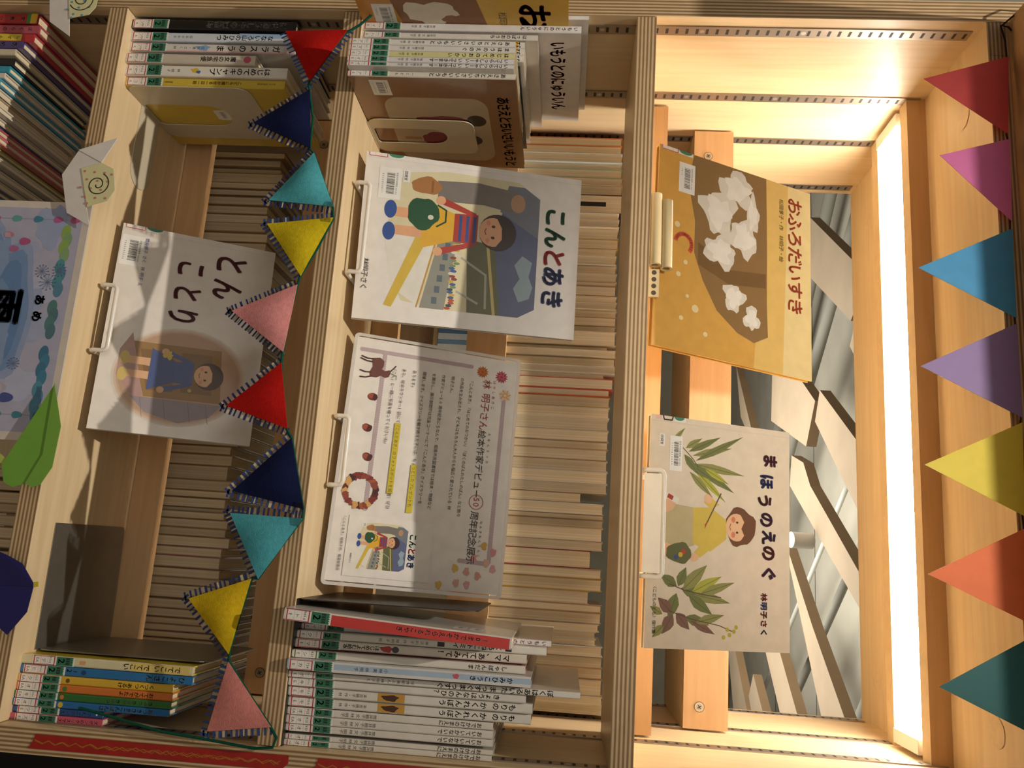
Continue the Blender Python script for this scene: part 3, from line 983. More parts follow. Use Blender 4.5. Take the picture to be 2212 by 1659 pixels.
rr = random.Random(3)
PALE = ['#d8cbb0', '#cbb796', '#ded2ba', '#c4ab84', '#d6c4a2', '#b89a70', '#e2dac8']
for i, (x, w, h) in enumerate(C2REAR):
    col = TINT.get(i, rr.choice(PALE))
    sl = (lambda d, w_, h_: d.rect('#1f1610', w_ * .38, 40, w_ * .62, h_ - 26)) if i == 7 else None
    fore_edge(x / 1000 + .0004, .283 + rr.uniform(0, .010), .8842, w / 1000 - .0004, h / 1000 + .0055, rr.uniform(.13, .17), col,
              f'{ordinal(i + 1)} page-edge book from the left panel, far row behind the middle shelf', 'page-edge books of the far row behind the middle shelf', sl)
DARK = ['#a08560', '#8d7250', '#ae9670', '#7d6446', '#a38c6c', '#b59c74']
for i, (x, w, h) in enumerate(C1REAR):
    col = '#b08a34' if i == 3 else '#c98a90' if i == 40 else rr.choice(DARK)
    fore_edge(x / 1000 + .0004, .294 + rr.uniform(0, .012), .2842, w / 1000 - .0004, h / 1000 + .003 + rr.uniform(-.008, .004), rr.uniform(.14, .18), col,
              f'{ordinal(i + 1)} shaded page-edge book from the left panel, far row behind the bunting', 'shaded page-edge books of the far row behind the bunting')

# --- lowest shelf: thin picture books seen from above
LOW = ['#a8262c', '#b0505c', '#b83038', '#4a3f78', '#cbbfa6', '#1d1c20', '#2d94ae', '#d6d0c4', '#3a9cc0', '#dcd6cc', '#b39a7c', '#ded8cc', '#c9c3b6', '#3c4a78', '#c04a5c', '#c8707a', '#b4b25e', '#cfc8ba', '#e2dcd0', '#bfb6aa', '#d8d2c6', '#d4cec2', '#5a6a78', '#3a7a9a', '#cac4b8', '#86683e', '#2a2a30', '#b0562e', '#3a3434', '#7a5a38', '#2c2c34', '#54463a']
LOWN = ['dark red', 'rose red', 'bright red', 'purple', 'cream', 'black', 'turquoise', 'white', 'blue', 'off-white', 'wide tan', 'ivory', 'grey', 'navy', 'crimson', 'pink', 'olive green', 'pale grey', 'chalk white', 'stone grey', 'bone white', 'light ivory', 'slate blue', 'teal blue', 'ash grey', 'brown', 'near-black', 'orange-red', 'charcoal', 'tan brown', 'blue-black', 'dull brown']
x = .0035
for i, (c, nm) in enumerate(zip(LOW, LOWN)):
    w = (.0150, .0130, .0128, .0110, .0095, .0105, .0100, .0082)[i] if i < 8 else (.016 if i == 10 else rr.uniform(.0068, .0098))
    h = (.214, .218, .213, .203, .194, .190, .186, .182)[i] if i < 8 else rr.uniform(.168, .184)
    ex = {0: patch(('#d8b030', 204, 213, 0, 1), ('#3a8a4a', 199, 204, 0, 1)), 2: patch(('#d8c040', 160, 196, .1, .9))}.get(i)
    tt = {0: ('文教小学生百科事典', 196, 60, '#d8c8b0', 6), 1: ('ぼくらのあたらしい図', 208, 90, '#dcc8c8', 6), 2: ('しぜん学習 ベーシック', 194, 60, BK, 5), 3: ('あめのひ', 196, 130, '#e0dae0', 9)}.get(i)
    book(x, .012 + rr.uniform(-.004, .004), Z4, w, h, rr.uniform(.175, .19) if i != 5 else .17, c, f'{nm} thin picture book, {ordinal(i + 1)} from the left panel on the lowest shelf', 'picture books on the lowest shelf', tt, None, None, ex, cover=c)
    x += w + .0009
for i in range(16):
    w = .0135 + (i % 3) * .002
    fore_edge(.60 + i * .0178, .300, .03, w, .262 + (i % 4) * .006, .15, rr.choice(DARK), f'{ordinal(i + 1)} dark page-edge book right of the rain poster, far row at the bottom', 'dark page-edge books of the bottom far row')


# ------------------------------------------------------------------ books and notices shown face-out
def pose(A, yaw, lean, roll):
    u = Vector((math.cos(yaw), math.sin(yaw), 0))
    n = Vector((-math.sin(yaw), math.cos(yaw), 0))
    v = Vector((0, 0, 1)) * math.cos(lean) + n * math.sin(lean)
    u2 = u * math.cos(roll) + v * math.sin(roll)
    v2 = -u * math.sin(roll) + v * math.cos(roll)
    m = Matrix((u2, v2.cross(u2), v2)).transposed().to_4x4()
    m.translation = Vector(A)
    return m


FRONT = lambda u, v, d: (u, -d, v)


def face_book(A, yaw, lean, roll, w, h, th, cover, label, art, spine_code=None, name='display_book', border='#b8323c'):
    root = tag(empty(name, mat=pose(A, yaw, lean, roll)), label, 'book', 'picture books shown face-out')
    c = lin(cover)
    t = 0.0022
    mb = MB()
    mb.box((0, 0, 0), (w, t, h), c, M_GLOSS)
    mb.box((0, th - t, 0), (w, th, h), c, M_GLOSS)
    mb.box((0, t, 0), (t, th - t, h), c, M_GLOSS)
    # shade of the hinge groove beside the spine, painted as a darker strip
    mb.face([(.0065, -.00006, .001), (.0078, -.00006, .001), (.0078, -.00006, h - .001), (.0065, -.00006, h - .001)], tuple(k * .93 for k in c), M_GLOSS)
    mb.build('cover', root)
    mb = MB()
    mb.box((t + .0002, t + .0002, .003), (w - .003, th - t - .0002, h - .003), (1, 1, 1), M_PAGES)
    mb.build('page_block', root)
    art_d, text_d = Decal(FRONT), Decal(FRONT, lift=.75)
    art(art_d, text_d, w * 1000, h * 1000)
    art_d.build('cover_illustration', root)
    text_d.build('title_lettering', root)
    return root


def slip_edge(d, v0=3.0):
    """the part of the call label and seal that wraps round from the spine"""
    d.rect('#e8e2da', 0, v0, 5.4, v0 + 25)
    d.line('#b8323c', 0.9, [(0, v0 + .8), (4.4, v0 + .8), (4.9, v0 + 1.6), (4.9, v0 + 23.4), (4.4, v0 + 24.2), (0, v0 + 24.2)])
    for k in (8.5, 16.5):
        d.line('#c98a88', 0.3, [(0, v0 + k), (4.6, v0 + k)])
    d.rect('#e2e2da', 0, v0 + 25.5, 5.4, v0 + 47)
    d.ell('#3f7e66', 0, v0 + 36, 4.4, 10, n=20, a0=-90, a1=90)


def child(d, x, y, s, dress, hair, skirt=None, legs='#e0ad84', shoes='#caa94a', dressw=1.0):
    """a plain, generic child figure facing us, s = height in mm, standing on (x, y)"""
    k = s / 100
    for q in (-7, 7):
        d.poly(legs, [(x + (q - 3.6) * k, y + 5 * k), (x + (q + 3.6) * k, y + 5 * k), (x + (q + 4.2) * k, y + 34 * k), (x + (q - 4.2) * k, y + 34 * k)])
        d.ell(shoes, x + (q + 1.5 * (1 if q > 0 else -1)) * k, y + 4 * k, 7.0 * k, 4.6 * k)
    d.poly(skirt or dress, [(x - 19 * k * dressw, y + 28 * k), (x + 19 * k * dressw, y + 28 * k), (x + 10 * k, y + 54 * k), (x - 10 * k, y + 54 * k)])
    for q in (-1, 1):
        d.poly(dress if skirt else '#d9d2c6', [(x + q * 9 * k, y + 70 * k), (x + q * 13 * k, y + 68 * k), (x + q * 22 * k, y + 44 * k), (x + q * 17 * k, y + 42 * k)])
        d.ell(legs, x + q * 20 * k, y + 41 * k, 3.4 * k, 3.6 * k)
    d.poly(dress, [(x - 11 * k, y + 52 * k), (x + 11 * k, y + 52 * k), (x + 12 * k, y + 70 * k), (x - 12 * k, y + 70 * k)])
    d.ell(hair, x, y + 85.5 * k, 14.5 * k, 14.5 * k)
    d.ell(legs, x, y + 82 * k, 11.4 * k, 11.0 * k)
    d.poly(hair, [(x - 12 * k, y + 84 * k), (x - 9 * k, y + 95 * k), (x + 9 * k, y + 95 * k), (x + 12 * k, y + 84 * k), (x + 5 * k, y + 89 * k), (x - 4 * k, y + 88.5 * k)])
    for q in (-4.4, 4.4):
        d.ell('#2a1c14', x + q * k, y + 82 * k, 1.1 * k, 1.5 * k, n=10)
        d.ell('#d98a72', x + q * 1.6 * k, y + 78 * k, 2.2 * k, 1.6 * k, n=10)
    d.line('#8a4a3a', 0.8 * k, [(x - 2.6 * k, y + 76.6 * k), (x, y + 75.6 * k), (x + 2.6 * k, y + 76.6 * k)])


def art_vignette(d, t, w, h):
    for c, k in (('#d6cabb', 1.0), ('#cfb7a2', .965), ('#c4a489', .93), ('#b9967a', .90)):
        d.ell(c, 197, 98, 66 * k, 82 * k, rot=6, n=40)
    d.poly('#94703a', [(157, 34), (154, 145), (226, 152), (228, 58)])
    d.poly('#7f5c2e', [(164, 96), (162, 134), (216, 140), (217, 101)])
    d.poly('#7f5c2e', [(166, 46), (164, 86), (218, 92), (219, 60)])
    d.poly('#8f8286', [(229, 42), (228, 154), (246, 140), (258, 104), (248, 62)])
    for q in (60, 88, 118, 140):
        d.line('#6d6266', .5, [(229, q - 6), (255, q)])
    d.poly('#b28c84', [(146, 34), (228, 57), (229, 44), (204, 22), (170, 22)])
    d.ell('#b9a44a', 213, 112, 2.4, 2.4)
    child(d, 191, 24, 128, '#44568a', '#4a3020', '#3f5184', '#d8aa80', '#cdb264', 1.15)
    d.blob('#d0b040', 170, 80, 5, 6, .35, seed=2)
    slip_edge(d)
    d.barcode(15, 1.5, 42, 29, '7800293506')
    R = '#6b1a20'
    t.text(R, 30, 15, 124, 'と', .03, sy=46)
    t.text(R, 30, 52, 124, 'ん', .03, sy=44)
    t.text(R, 26, 34, 76, 'こ', .03, sy=42)
    t.text(R, 26, 69, 76, 'と', .03, sy=40)
    t.text(R, 26, 101, 74, 'り', .03, sy=42)
    t.text('#4a5a94', 5.6, 15.5, 30, '筒井頼子 さく　林 明子 え', .01, step=5.4)


def art_station(d, t, w, h):
    d.poly('#d5cba6', [(22, 52), (60, 38), (112, 34), (168, 46), (196, 60), (203, 110), (203, 214), (190, 236), (36, 236), (16, 206), (14, 110)])
    d.poly('#dfdbcf', [(104, 30), (180, 46), (200, 80), (110, 98)])
    d.poly('#565f82', [(96, 176), (22, 196), (22, 214), (36, 236), (190, 236), (203, 214), (203, 186)])
    d.poly('#6f7480', [(36, 236), (22, 214), (22, 192), (60, 182), (92, 236)])
    d.poly('#8fa3ae', [(118, 216), (126, 230), (146, 226), (160, 232), (176, 228), (182, 214), (164, 206), (150, 214), (132, 206)])
    d.poly('#62633f', [(104, 140), (203, 146), (203, 190), (108, 178)])
    d.line('#c8b46a', 4, [(106, 168), (203, 182)])
    d.line('#a7a795', 3, [(130, 134), (150, 168), (196, 170)])
    d.line('#a7a795', 3, [(176, 130), (190, 160)])
    d.poly('#8d8c80', [(104, 104), (203, 84), (203, 116), (106, 128)])
    for q in range(6):
        d.rect('#55646c', 112 + q * 15, 112 - q * 2.6, 121 + q * 15, 119 - q * 2.6)
    d.line('#b98a3c', 2, [(104, 101), (203, 80)])
    rr = random.Random(9)
    for q in range(26):
        x = 110 + q * 3.6
        d.ell(rr.choice(['#b0502c', '#3a5a8c', '#c8a040', '#7a8a5a', '#d8d0c0', '#8a3a34', '#2f4a5a']), x, 128 - (q * .25) + rr.uniform(-3, 3), 2.0, 4.2, n=10)
    d.poly('#d2b23e', [(104, 74), (204, 38), (206, 48), (106, 90)])
    # generic grown-up in grey with a tan rucksack, seen from behind
    d.poly('#77706a', [(28, 96), (56, 98), (54, 160), (60, 200), (30, 204), (24, 150)])
    d.ell('#b08a6a', 46, 206, 13, 10)
    d.blob('#a5713f', 37, 82, 12, 20, .10, seed=6)
    d.rect('#8a5a30', 29, 88, 46, 91)
    # generic child with a green bag
    child(d, 90, 30, 176, '#a8382c', '#35211a', '#dba92e', '#dca57c', '#2f4f94', 1.0)
    for q in range(3):
        d.rect('#2f4a86', 72, 128 + q * 9.5, 108, 132 + q * 9.5)
    d.blob('#1f4f31', 76, 80, 22, 21, .08, seed=7)
    d.line('#17402a', 2.2, [(62, 98), (68, 110), (84, 110), (92, 98)])
    d.ell('#d5d0c0', 80, 90, 3.4, 3.8)
    slip_edge(d)
    d.barcode(19, 19, 43, 29, '0000830611')
    d.rect('#e6e4de', 19, 50, 36, 59)
    d.text(BK, 4.4, 20.6, 52, '団貸室', .015)
    for ch, u, c in zip('こんとあき', (44, 73, 101, 127, 158), ('#1c5a38', '#1c5a38', '#b83a30', '#27356a', '#27356a')):
        t.text(c, 29, u, 247, ch, .045, sy=33)
    t.text(BK, 9.2, 145, 8, '林明子さく', .012, step=8.4)


def art_mound(d, t, w, h):
    d.rect('#d2a04a', 0, 0, w, h)
    d.poly('#dcb868', [(0, 168), (w, 150), (w, h), (0, h)])
    d.poly('#e2cd92', [(0, 205), (w, 196), (w, h), (0, h)])
    d.poly('#8a6a3e', [(0, 52), (40, 44), (92, 56), (136, 56), (170, 70), (205, 92), (228, 124), (236, 150), (224, 172), (180, 170), (110, 170), (0, 168)])
    d.poly('#74562f', [(120, 62), (150, 62), (166, 110), (158, 168), (138, 168), (146, 112)])
    for s_, (cu, cv, a, b) in enumerate(((30, 120, 24, 26), (70, 92, 30, 26), (96, 132, 26, 22), (124, 96, 22, 24), (60, 146, 26, 10), (182, 118, 18, 16), (204, 146, 16, 12))):
        d.blob('#d8d2c4', cu, cv, a, b, .28, seed=s_ + 20)
        d.blob('#e6e1d6', cu, cv, a * .7, b * .7, .3, seed=s_ + 40)
    d.curve('#c8573c', 6, 128, 40, lambda a: (13 * math.cos(a), 12 * math.sin(a)), .8, 4.6, 16)
    for cu, cv, r in ((104, 30, 4), (152, 44, 3), (170, 34, 3.4), (210, 60, 5), (226, 40, 3), (196, 48, 2.4), (240, 76, 3.2)):
        d.ell('#e3cf9c', cu, cv, r, r)
    slip_edge(d)
    d.barcode(16, 30, 42, 24, '7810')
    t.text('#d2603e', 26, 15, 206, 'おふろだいすき', .02, step=24, sy=27)
    t.text('#6a5a28', 8, 23, 190, '松岡享子・作　林明子・絵', .01, step=7.6)


def art_leaves(d, t, w, h):
    g1, g2, g3, g4 = '#6d7440', '#8a8a4e', '#a8a83e', '#7d5a4c'
    for a, b, ww, c in (((36, 48), (22, 70), 8, g2), ((40, 52), (18, 96), 9, g1), ((44, 58), (30, 112), 9, g2), ((50, 62), (14, 128), 9, g1), ((54, 60), (62, 130), 10, g2), ((56, 62), (84, 116), 11, g1),
                        ((60, 60), (96, 104), 9, g3), ((52, 50), (72, 88), 11, g1), ((64, 54), (92, 86), 9, g2), ((44, 46), (66, 66), 10, g1), ((30, 30), (12, 46), 6, g2), ((58, 74), (74, 108), 8, g3)):
        d.leaf(c, a, b, ww, '#4a4a28')
    d.line('#5a4a30', 1.0, [(36, 44), (48, 58), (58, 66)])
    for a, b, ww, c in (((198, 40), (186, 18), 13, g1), ((198, 42), (176, 52), 13, g1), ((200, 46), (206, 74), 14, g1), ((202, 48), (172, 80), 16, g2), ((204, 60), (184, 100), 13, g3), ((206, 62), (214, 112), 12, g2),
                        ((206, 70), (190, 118), 11, g2), ((208, 56), (228, 88), 14, g1), ((206, 40), (236, 30), 15, g1), ((228, 34), (212, 16), 14, g4), ((230, 36), (252, 22), 15, g4), ((228, 40), (246, 58), 14, g4),
                        ((232, 52), (240, 84), 13, g1), ((236, 60), (250, 92), 10, g4), ((238, 66), (228, 104), 11, g2), ((242, 24), (256, 10), 10, g2), ((230, 22), (222, 6), 9, g2)):
        d.leaf(c, a, b, ww, '#4d4a2a')
    d.line('#5a4430', 1.1, [(196, 30), (202, 50), (206, 76), (208, 100)])
    d.line('#5a4430', 1.0, [(226, 30), (234, 60), (240, 98), (246, 116)])
    for q, (u, v) in enumerate(((246, 118), (250, 112), (241, 121), (253, 104), (244, 109))):
        d.ell('#b8a83a', u, v, 2.6, 2.6, n=8)
    # plain seated child painting, generic
    d.poly('#b9ab80', [(112, 20), (132, 14), (152, 18), (160, 34), (150, 62), (106, 62), (104, 36)])
    d.ell('#dcae86', 106, 26, 7, 11, rot=30)
    d.ell('#dcae86', 158, 26, 8, 10, rot=-30)
    d.poly('#cfb54e', [(106, 60), (148, 60), (156, 84), (140, 106), (118, 106), (104, 84)])
    d.poly('#cfb54e', [(106, 84), (98, 74), (92, 84), (100, 96)])
    d.poly('#cfb54e', [(152, 86), (164, 70), (158, 62), (148, 72)])
    d.ell('#dfb289', 94, 80, 6, 5, rot=40)
    d.ell('#dfb289', 164, 62, 5, 6)
    d.line('#5a4a3a', 1.6, [(86, 98), (124, 78)])
    d.poly('#b04a2c', [(122, 80), (130, 76), (124, 76)])
    d.blob('#6a4228', 124, 126, 23, 21, .10, seed=12)
    d.ell('#e0b48c', 125, 120, 16.5, 15)
    d.poly('#6a4228', [(107, 124), (112, 137), (136, 138), (143, 124), (134, 131), (126, 127), (118, 131)])
    for q in (-6, 6):
        d.ell('#2a1c14', 125 + q, 121, 1.3, 1.7, n=10)
        d.ell('#d07c5c', 125 + q * 1.5, 115.5, 3.6, 2.8, n=12)
    d.line('#8a4a3a', .9, [(121, 112), (125, 110.6), (129, 112)])
    d.blob('#5c5f34', 160, 42, 12, 17, .10, seed=15)
    d.ell('#b03a2a', 158, 48, 3, 3, n=9)
    d.ell('#c8a830', 162, 44, 3, 3, n=9)
    d.ell('#2f4a84', 165, 38, 3, 3, n=9)
    d.poly('#dcd8cc', [(90, 22), (96, 20), (104, 38), (97, 41)])
    d.poly('#a8362c', [(92, 26), (97, 24), (100, 31), (95, 33)])
    d.poly('#dcd8cc', [(142, 6), (148, 5), (152, 18), (146, 19)])
    d.poly('#2a3f7a', [(143, 9), (149, 8), (150, 13), (145, 14)])
    d.poly('#dcd8cc', [(172, 10), (178, 8), (183, 22), (176, 24)])
    d.poly('#c8b03a', [(174, 13), (179, 12), (181, 17), (176, 18)])
    d.rect('#dbb9ac', 0, 6, 5, 14)
    d.line(BK, 1.6, [(0, 16), (4.6, 17.4), (4.6, 28), (0, 29.4)])
    d.rect('#e2e2da', 0, 31, 5.4, 47)
    d.ell('#3f7e66', 0, 38, 4.2, 7, n=20, a0=-90, a1=90)
    d.barcode(23, 26, 42, 17, '7777850604')
    d.rect('#e6e4de', 22, 12, 37, 19)
    d.text(BK, 4.0, 23.4, 13.6, '団貸室', .015)
    hs = ['#5a2436', '#2c3264', '#54282a', '#4a2440', '#3e2a4a', '#5a2a30', '#4a2844']
    for ch, u, v, c in zip('まほうのえのぐ', (30, 56, 80, 103, 124, 143, 167), (160, 155, 152, 155, 158, 158, 158), hs):
        t.text(c, 19, u, v, ch, .05, sy=22)
    t.text('#6a2c34', 9.5, 200, 156, '林明子さく', .04, step=10.2, hues=['#7a2c2c', '#3a3a74', '#7a3030', '#8a3838', '#2a3a4a'])
    t.text(BK, 5.2, 197, 9.5, '〈こどものとも〉傑作集', .008, step=5.0)


face_book((.2831, .0545, .4198), -.0309, .4646, .0071, .2769, .1969, .0095, '#dcd4c9', 'white landscape picture book with dark red title and oval door picture, under the bunting', art_vignette)
face_book((.1738, .0453, .7393), .0487, .2550, 0, .2252, .2925, .0100, '#e2dcd4', 'tall white picture book with thick green, red and navy title', art_station)
face_book((.1584, .0320, 1.1194), -.0479, .4663, -.0201, .2685, .2432, .0095, '#d8a850', 'yellow picture book with a brown foamy shape, standing by the lamp', art_mound)
face_book((.5054, .0408, 1.1194), -.0037, .4016, -.0040, .2680, .1970, .0085, '#dccfba', 'cream picture book with leafy plants and a painting child on its cover', art_leaves)


# ------------------------------------------------------------------ acrylic notice
sign = tag(empty('notice_stand', mat=pose((.4106, .0827, .7393), -.0513, .3495, -.0175)), 'clear acrylic frame holding a long printed exhibition notice, on the middle shelf', 'sign')
SW, SH = .3194, .2265


def rrect(u0, v0, u1, v1, r, n=5):
    pts = []
    for cx, cy, a0 in ((u1 - r, v1 - r, 0), (u0 + r, v1 - r, 90), (u0 + r, v0 + r, 180), (u1 - r, v0 + r, 270)):
        for i in range(n + 1):
            a = math.radians(a0 + 90 * i / n)
            pts.append((cx + r * math.cos(a), cy + r * math.sin(a)))
    return pts


mb = MB()
mb.prism(rrect(0, 0, SW, SH, .006), lambda u, v, d: (u, d, v), .0008, .0032, (1, 1, 1), M_CLEAR)
mb.build('acrylic_back', sign)
mb = MB()
mb.ring(rrect(0, 0, SW, SH, .006), rrect(.004, .004, SW - .004, SH - .004, .004), lambda u, v, d: (u, d, v), -.0008, .0006, lin('#d9d2c6'), M_RIM)
mb.build('acrylic_rim', sign)
mb = MB()
mb.box((.0052, .0001, .0042), (.3140, .0005, .2225), lin('#ded8d0'), M_PAPER)
paper = mb.build('paper_sheet', sign)
d = Decal(FRONT, M_PAPER, lift=.0)
B_ = '#b3a0a2'


def lace(pts, w=5.0):
    d.line(B_, w, pts)
    (a, b), (c, e) = pts
    L = math.hypot(c - a, e - b)
    n = int(L / 3.2)
    for i in range(n):
        k = (i + .5) / n
        d.ell(B_, a + (c - a) * k, b + (e - b) * k, w * .62, w * .62, n=6, rot=30)


lace([(21, 10), (21, 160)])
lace([(22, 42), (226, 42)])
lace([(61, 207), (276, 206)])
lace([(276, 166), (277, 206)])
d.build('lace_border', sign)
d = Decal(FRONT, M_PAPER, lift=.45)
for cx, cy, c1, c2, r in ((26, 174, '#a8502c', '#b8702c', 8.5), (29, 201, '#9c3a4c', '#b85a68', 9), (54, 208, '#d2c4bc', '#d0a060', 9)):
    for k in range(14):
        a = k * 2 * math.pi / 14
        d.leaf(c1 if k % 2 else c2, (cx, cy), (cx + r * math.cos(a), cy + r * math.sin(a)), r * .42)
    d.ell(c2, cx, cy, r * .42, r * .42)
    d.ell(c1, cx, cy, r * .22, r * .22)
# deer
DE = '#6a3f38'
d.poly(DE, [(31, 26), (29, 36), (33, 42), (40, 42), (44, 40), (46, 44), (44, 50), (47, 52), (53, 50), (55, 46), (53, 40), (56, 34), (56, 26), (50, 25), (42, 28)])
for a, b in (((32, 28), (30, 12)), ((36, 28), (33, 11)), ((50, 27), (49, 12)), ((55, 28), (58, 13))):
    d.line('#4a2c28', 1.8, [a, ((a[0] + b[0]) / 2 + 1.2, (a[1] + b[1]) / 2), b])
d.line('#4a2c28', 1.4, [(46, 51), (40, 56), (37, 58)])
d.line('#8a7a70', .6, [(48, 52), (50, 60), (56, 60)])
for cx, cy, a in ((82, 33, 0), (123, 31, -30), (160, 36, -35)):
    d.ell('#6a2a26', cx, cy, 4.8, 6.2, rot=a)
    d.ell('#9c4a38', cx - .8, cy - 2.2, 3.4, 3.6, rot=a)
    d.ell('#4c2220', cx + .4, cy + 3.0, 4.4, 3.0, rot=a)
rr = random.Random(21)
for k in range(26):
    a = k * 2 * math.pi / 26
    d.blob(rr.choice(['#7a2f2a', '#5c241f', '#a0552c', '#8a4030', '#c89a5c', '#3f2420']), 203 + 19 * math.cos(a), 33 + 19 * math.sin(a), rr.uniform(3.2, 5.6), rr.uniform(3.2, 5.2), .25, 12, seed=k)
for cx, cy, c in ((255, 198, '#c9a04e'), (272, 186, '#c9908e'), (262, 211, '#c98a90'), (276, 203, '#cfa892'), (286, 163, '#cfae58'), (289, 178, '#cf9888'), (293, 193, '#cc8f84'), (308, 144, '#cfae58'), (304, 166, '#cfa092'), (305, 180, '#cf9a98'), (283, 212, '#cf9a98')):
    d.blob(c, cx, cy, 5.2, 4.0, .22, 14, seed=int(cx))
# small reproduction of the station cover, generic like the book
def mini(u, v):
    return 236 + u * .30, 28 + v * .30
class Sub:
    def __init__(s, d): s.d = d
    def __getattr__(s, n):
        f = getattr(s.d, n)
        k = .30
        if n == 'poly': return lambda h, p: f(h, [mini(*q) for q in p])
        if n == 'rect': return lambda h, a, b, c, e: f(h, *mini(a, b), *mini(c, e))
        if n == 'ell': return lambda h, a, b, r1, r2, **z: f(h, *mini(a, b), r1 * k, r2 * k, **z)
        if n == 'blob': return lambda h, a, b, r1, r2, *z, **y: f(h, *mini(a, b), r1 * k, r2 * k, *z, **y)
        if n == 'line': return lambda h, w, p: f(h, w * k, [mini(*q) for q in p])
        if n == 'barcode': return lambda *z, **y: None
        if n == 'text': return lambda h, s_, u, v, b, bold=0, sy=None, **z: f(h, s_ * k, *mini(u, v), b, bold, (sy or s_) * k, **({**z, 'step': z['step'] * k} if z.get('step') else z))
        return f
d.rect('#e0dbd2', 234, 24, 307, 130)
_keep = slip_edge
slip_edge = lambda *a, **k: None
art_station(Sub(d), Sub(d), 225, 292)
slip_edge = _keep
d.build('printed_pictures', sign)
d = Decal(FRONT, M_PAPER, lift=1.3)
for v, u0, u1 in ((66.2, 112, 203), (93.2, 163, 224)):
    d.rect('#c8b428', u0, v - .6, u1, v + 7.0)
GY = '#3f3a35'
for v, s_ in ((158.5, '『こんとあき』『はじめてのおつかい』『ぼくのぱんわたしのぱん』など数々'), (145.5, 'の作品を生み出され、子どもはもちろん大人からも幅広く愛されている 林'), (132.6, '明子さん。'),
              (119.8, '作家デビュー50周年記念にちなんで、昭島市民図書館では絵本・物語など'), (107, 'を展示し、展示期間中は児童コーナーにて『こんとあき』クイズラリーを'), (94.2, '開催します。クイズラリーを解き終えた子には、ちょっとしたプレゼントも'),
              (81.2, 'あります♪'), (67.4, 'また、総合カウンター1前にて『こんとあき』のフォトスポットを設置！ぜひ'), (54.6, '「こん」と一緒に写真を撮ってくださいね♪')):
    d.text(GY, 5.3, 38.5, v, s_, .004, step=5.25 if len(s_) > 30 else 5.25)
d.text('#8c3a30', 13.0, 36, 177, '林 明子さん', .006, step=12.6)
d.text(BK, 11.6, 105.5, 177, '絵本作家デビュー', .008, step=11.2)
d.text('#9c4034', 10.5, 194.5, 178.5, '50', .0, step=6.6)
d.curve('#9c4034', .7, 200.6, 182, lambda a: (9.2 * math.cos(a), 9.2 * math.sin(a)), 0, 6.2832, 30)
d.text(BK, 12.0, 212, 177, '周年記念展示', .008, step=11.2)
d.text('#8c3a30', 4.6, 36, 190.4, 'はやしあきこ', .006, step=7.0)
d.text(BK, 3.8, 108, 190.0, 'えほんさっか', .004, step=7.4)
d.text(BK, 3.8, 224, 190.0, 'ねんきねんてんじ', .004, step=6.0)
d.text(GY, 4.0, 234, 17, '『こんとあき』林明子作、福音館書店', .004, step=4.0)
d.build('printed_text', sign)


# ------------------------------------------------------------------ wire stands under the displays
def wire_stand(label, xa, xb, yf, zs, rise, back, r=.0028, plate=False):
    root = tag(empty('book_stand', ((xa + xb) / 2, yf, zs)), label, 'book stand', 'white wire book stands')
    ox, oy, oz = (xa + xb) / 2, yf, zs
    L = lambda x, y, z: (x - ox, y - oy, z - oz)
    pts = []
    for x, s_ in ((xa, 1), (xb, -1)):
        seg = [L(x, yf + back, zs + r), L(x, yf + .012, zs + r + .001), L(x, yf + .002, zs + r + .001)]
        for i in range(1, 6):
            a = math.pi / 2 * i / 5
            seg.append(L(x, yf + .002 - .006 * math.sin(a), zs + r + .001 + .006 * (1 - math.cos(a))))
        seg.append(L(x, yf - .003, zs + rise - .006))
        for i in range(1, 6):
            a = math.pi / 2 * i / 5
            seg.append(L(x + s_ * .006 * (1 - math.cos(a)), yf - .003, zs + rise - .006 + .006 * math.sin(a)))
        pts += seg if s_ == 1 else seg[::-1]
    mb = MB()
    mb.tube(pts, r, lin('#e6e1d6'), M_ENAMEL, 12)
    mb.build('front_loop', root)
    mb = MB()
    mb.tube([L(xa, yf + back, zs + r), L(xa + .01, yf + back + .03, zs + .15), L(xb - .01, yf + back + .03, zs + .15), L(xb, yf + back, zs + r)], r, lin('#e6e1d6'), M_ENAMEL, 10)
    mb.build('back_rest', root)
    if plate:
        mb = MB()
        mb.box(L(xa + .004, yf - .0038, zs + .004), L(xb - .004, yf - .0026, zs + rise - .002), lin('#efe6d4'), M_ENAMEL)
        mb.build('front_plate', root)
    return root


wire_stand('white wire stand holding the landscape book with the oval door picture', .3745, .4610, .0440, Z3 + .0008, .026, .090)
wire_stand('white wire stand holding the tall book with the thick green and red title', .2240, .3450, .0380, Z2 + .0008, .023, .075)
wire_stand('white wire stand holding the acrylic notice', .5255, .6110, .0610, Z2 + .0008, .022, .085)
wire_stand('white wire stand with front plate holding the leafy cream book', .5736, .6945, .0330, Z1 + .0008, .027, .080, plate=True)

# beige tube stand in front of the yellow book
ts = tag(empty('tube_stand', (.284, .006, Z1)), 'stand of two beige tubes and a punched strip at the foot of the yellow book', 'book stand')
mb = MB()
mb.tube([(-.047, .0088, .0075), (.047, .0012, .0075)], .0072, lin('#cdb88c'), M_ENAMEL, 20, hole=.62)
mb.build('lower_tube', ts)
mb = MB()
mb.tube([(-.040, .0118, .0212), (.050, .0042, .0212)], .0072, lin('#c4b084'), M_ENAMEL, 20, hole=.62)
mb.build('upper_tube', ts)
mb = MB()
mb.box((.050, .006, .0006), (.085, .010, .0135), lin('#c9b58a'), M_ENAMEL)
for i in range(4):
    cx = .0545 + i * .0085
    mb.face([(cx + .0030 * math.cos(t), .0059, .0072 + .0030 * math.sin(t)) for t in [k * .5236 for k in range(12)]], (.06, .04, .02), M_CARD)
mb.build('punched_strip', ts)


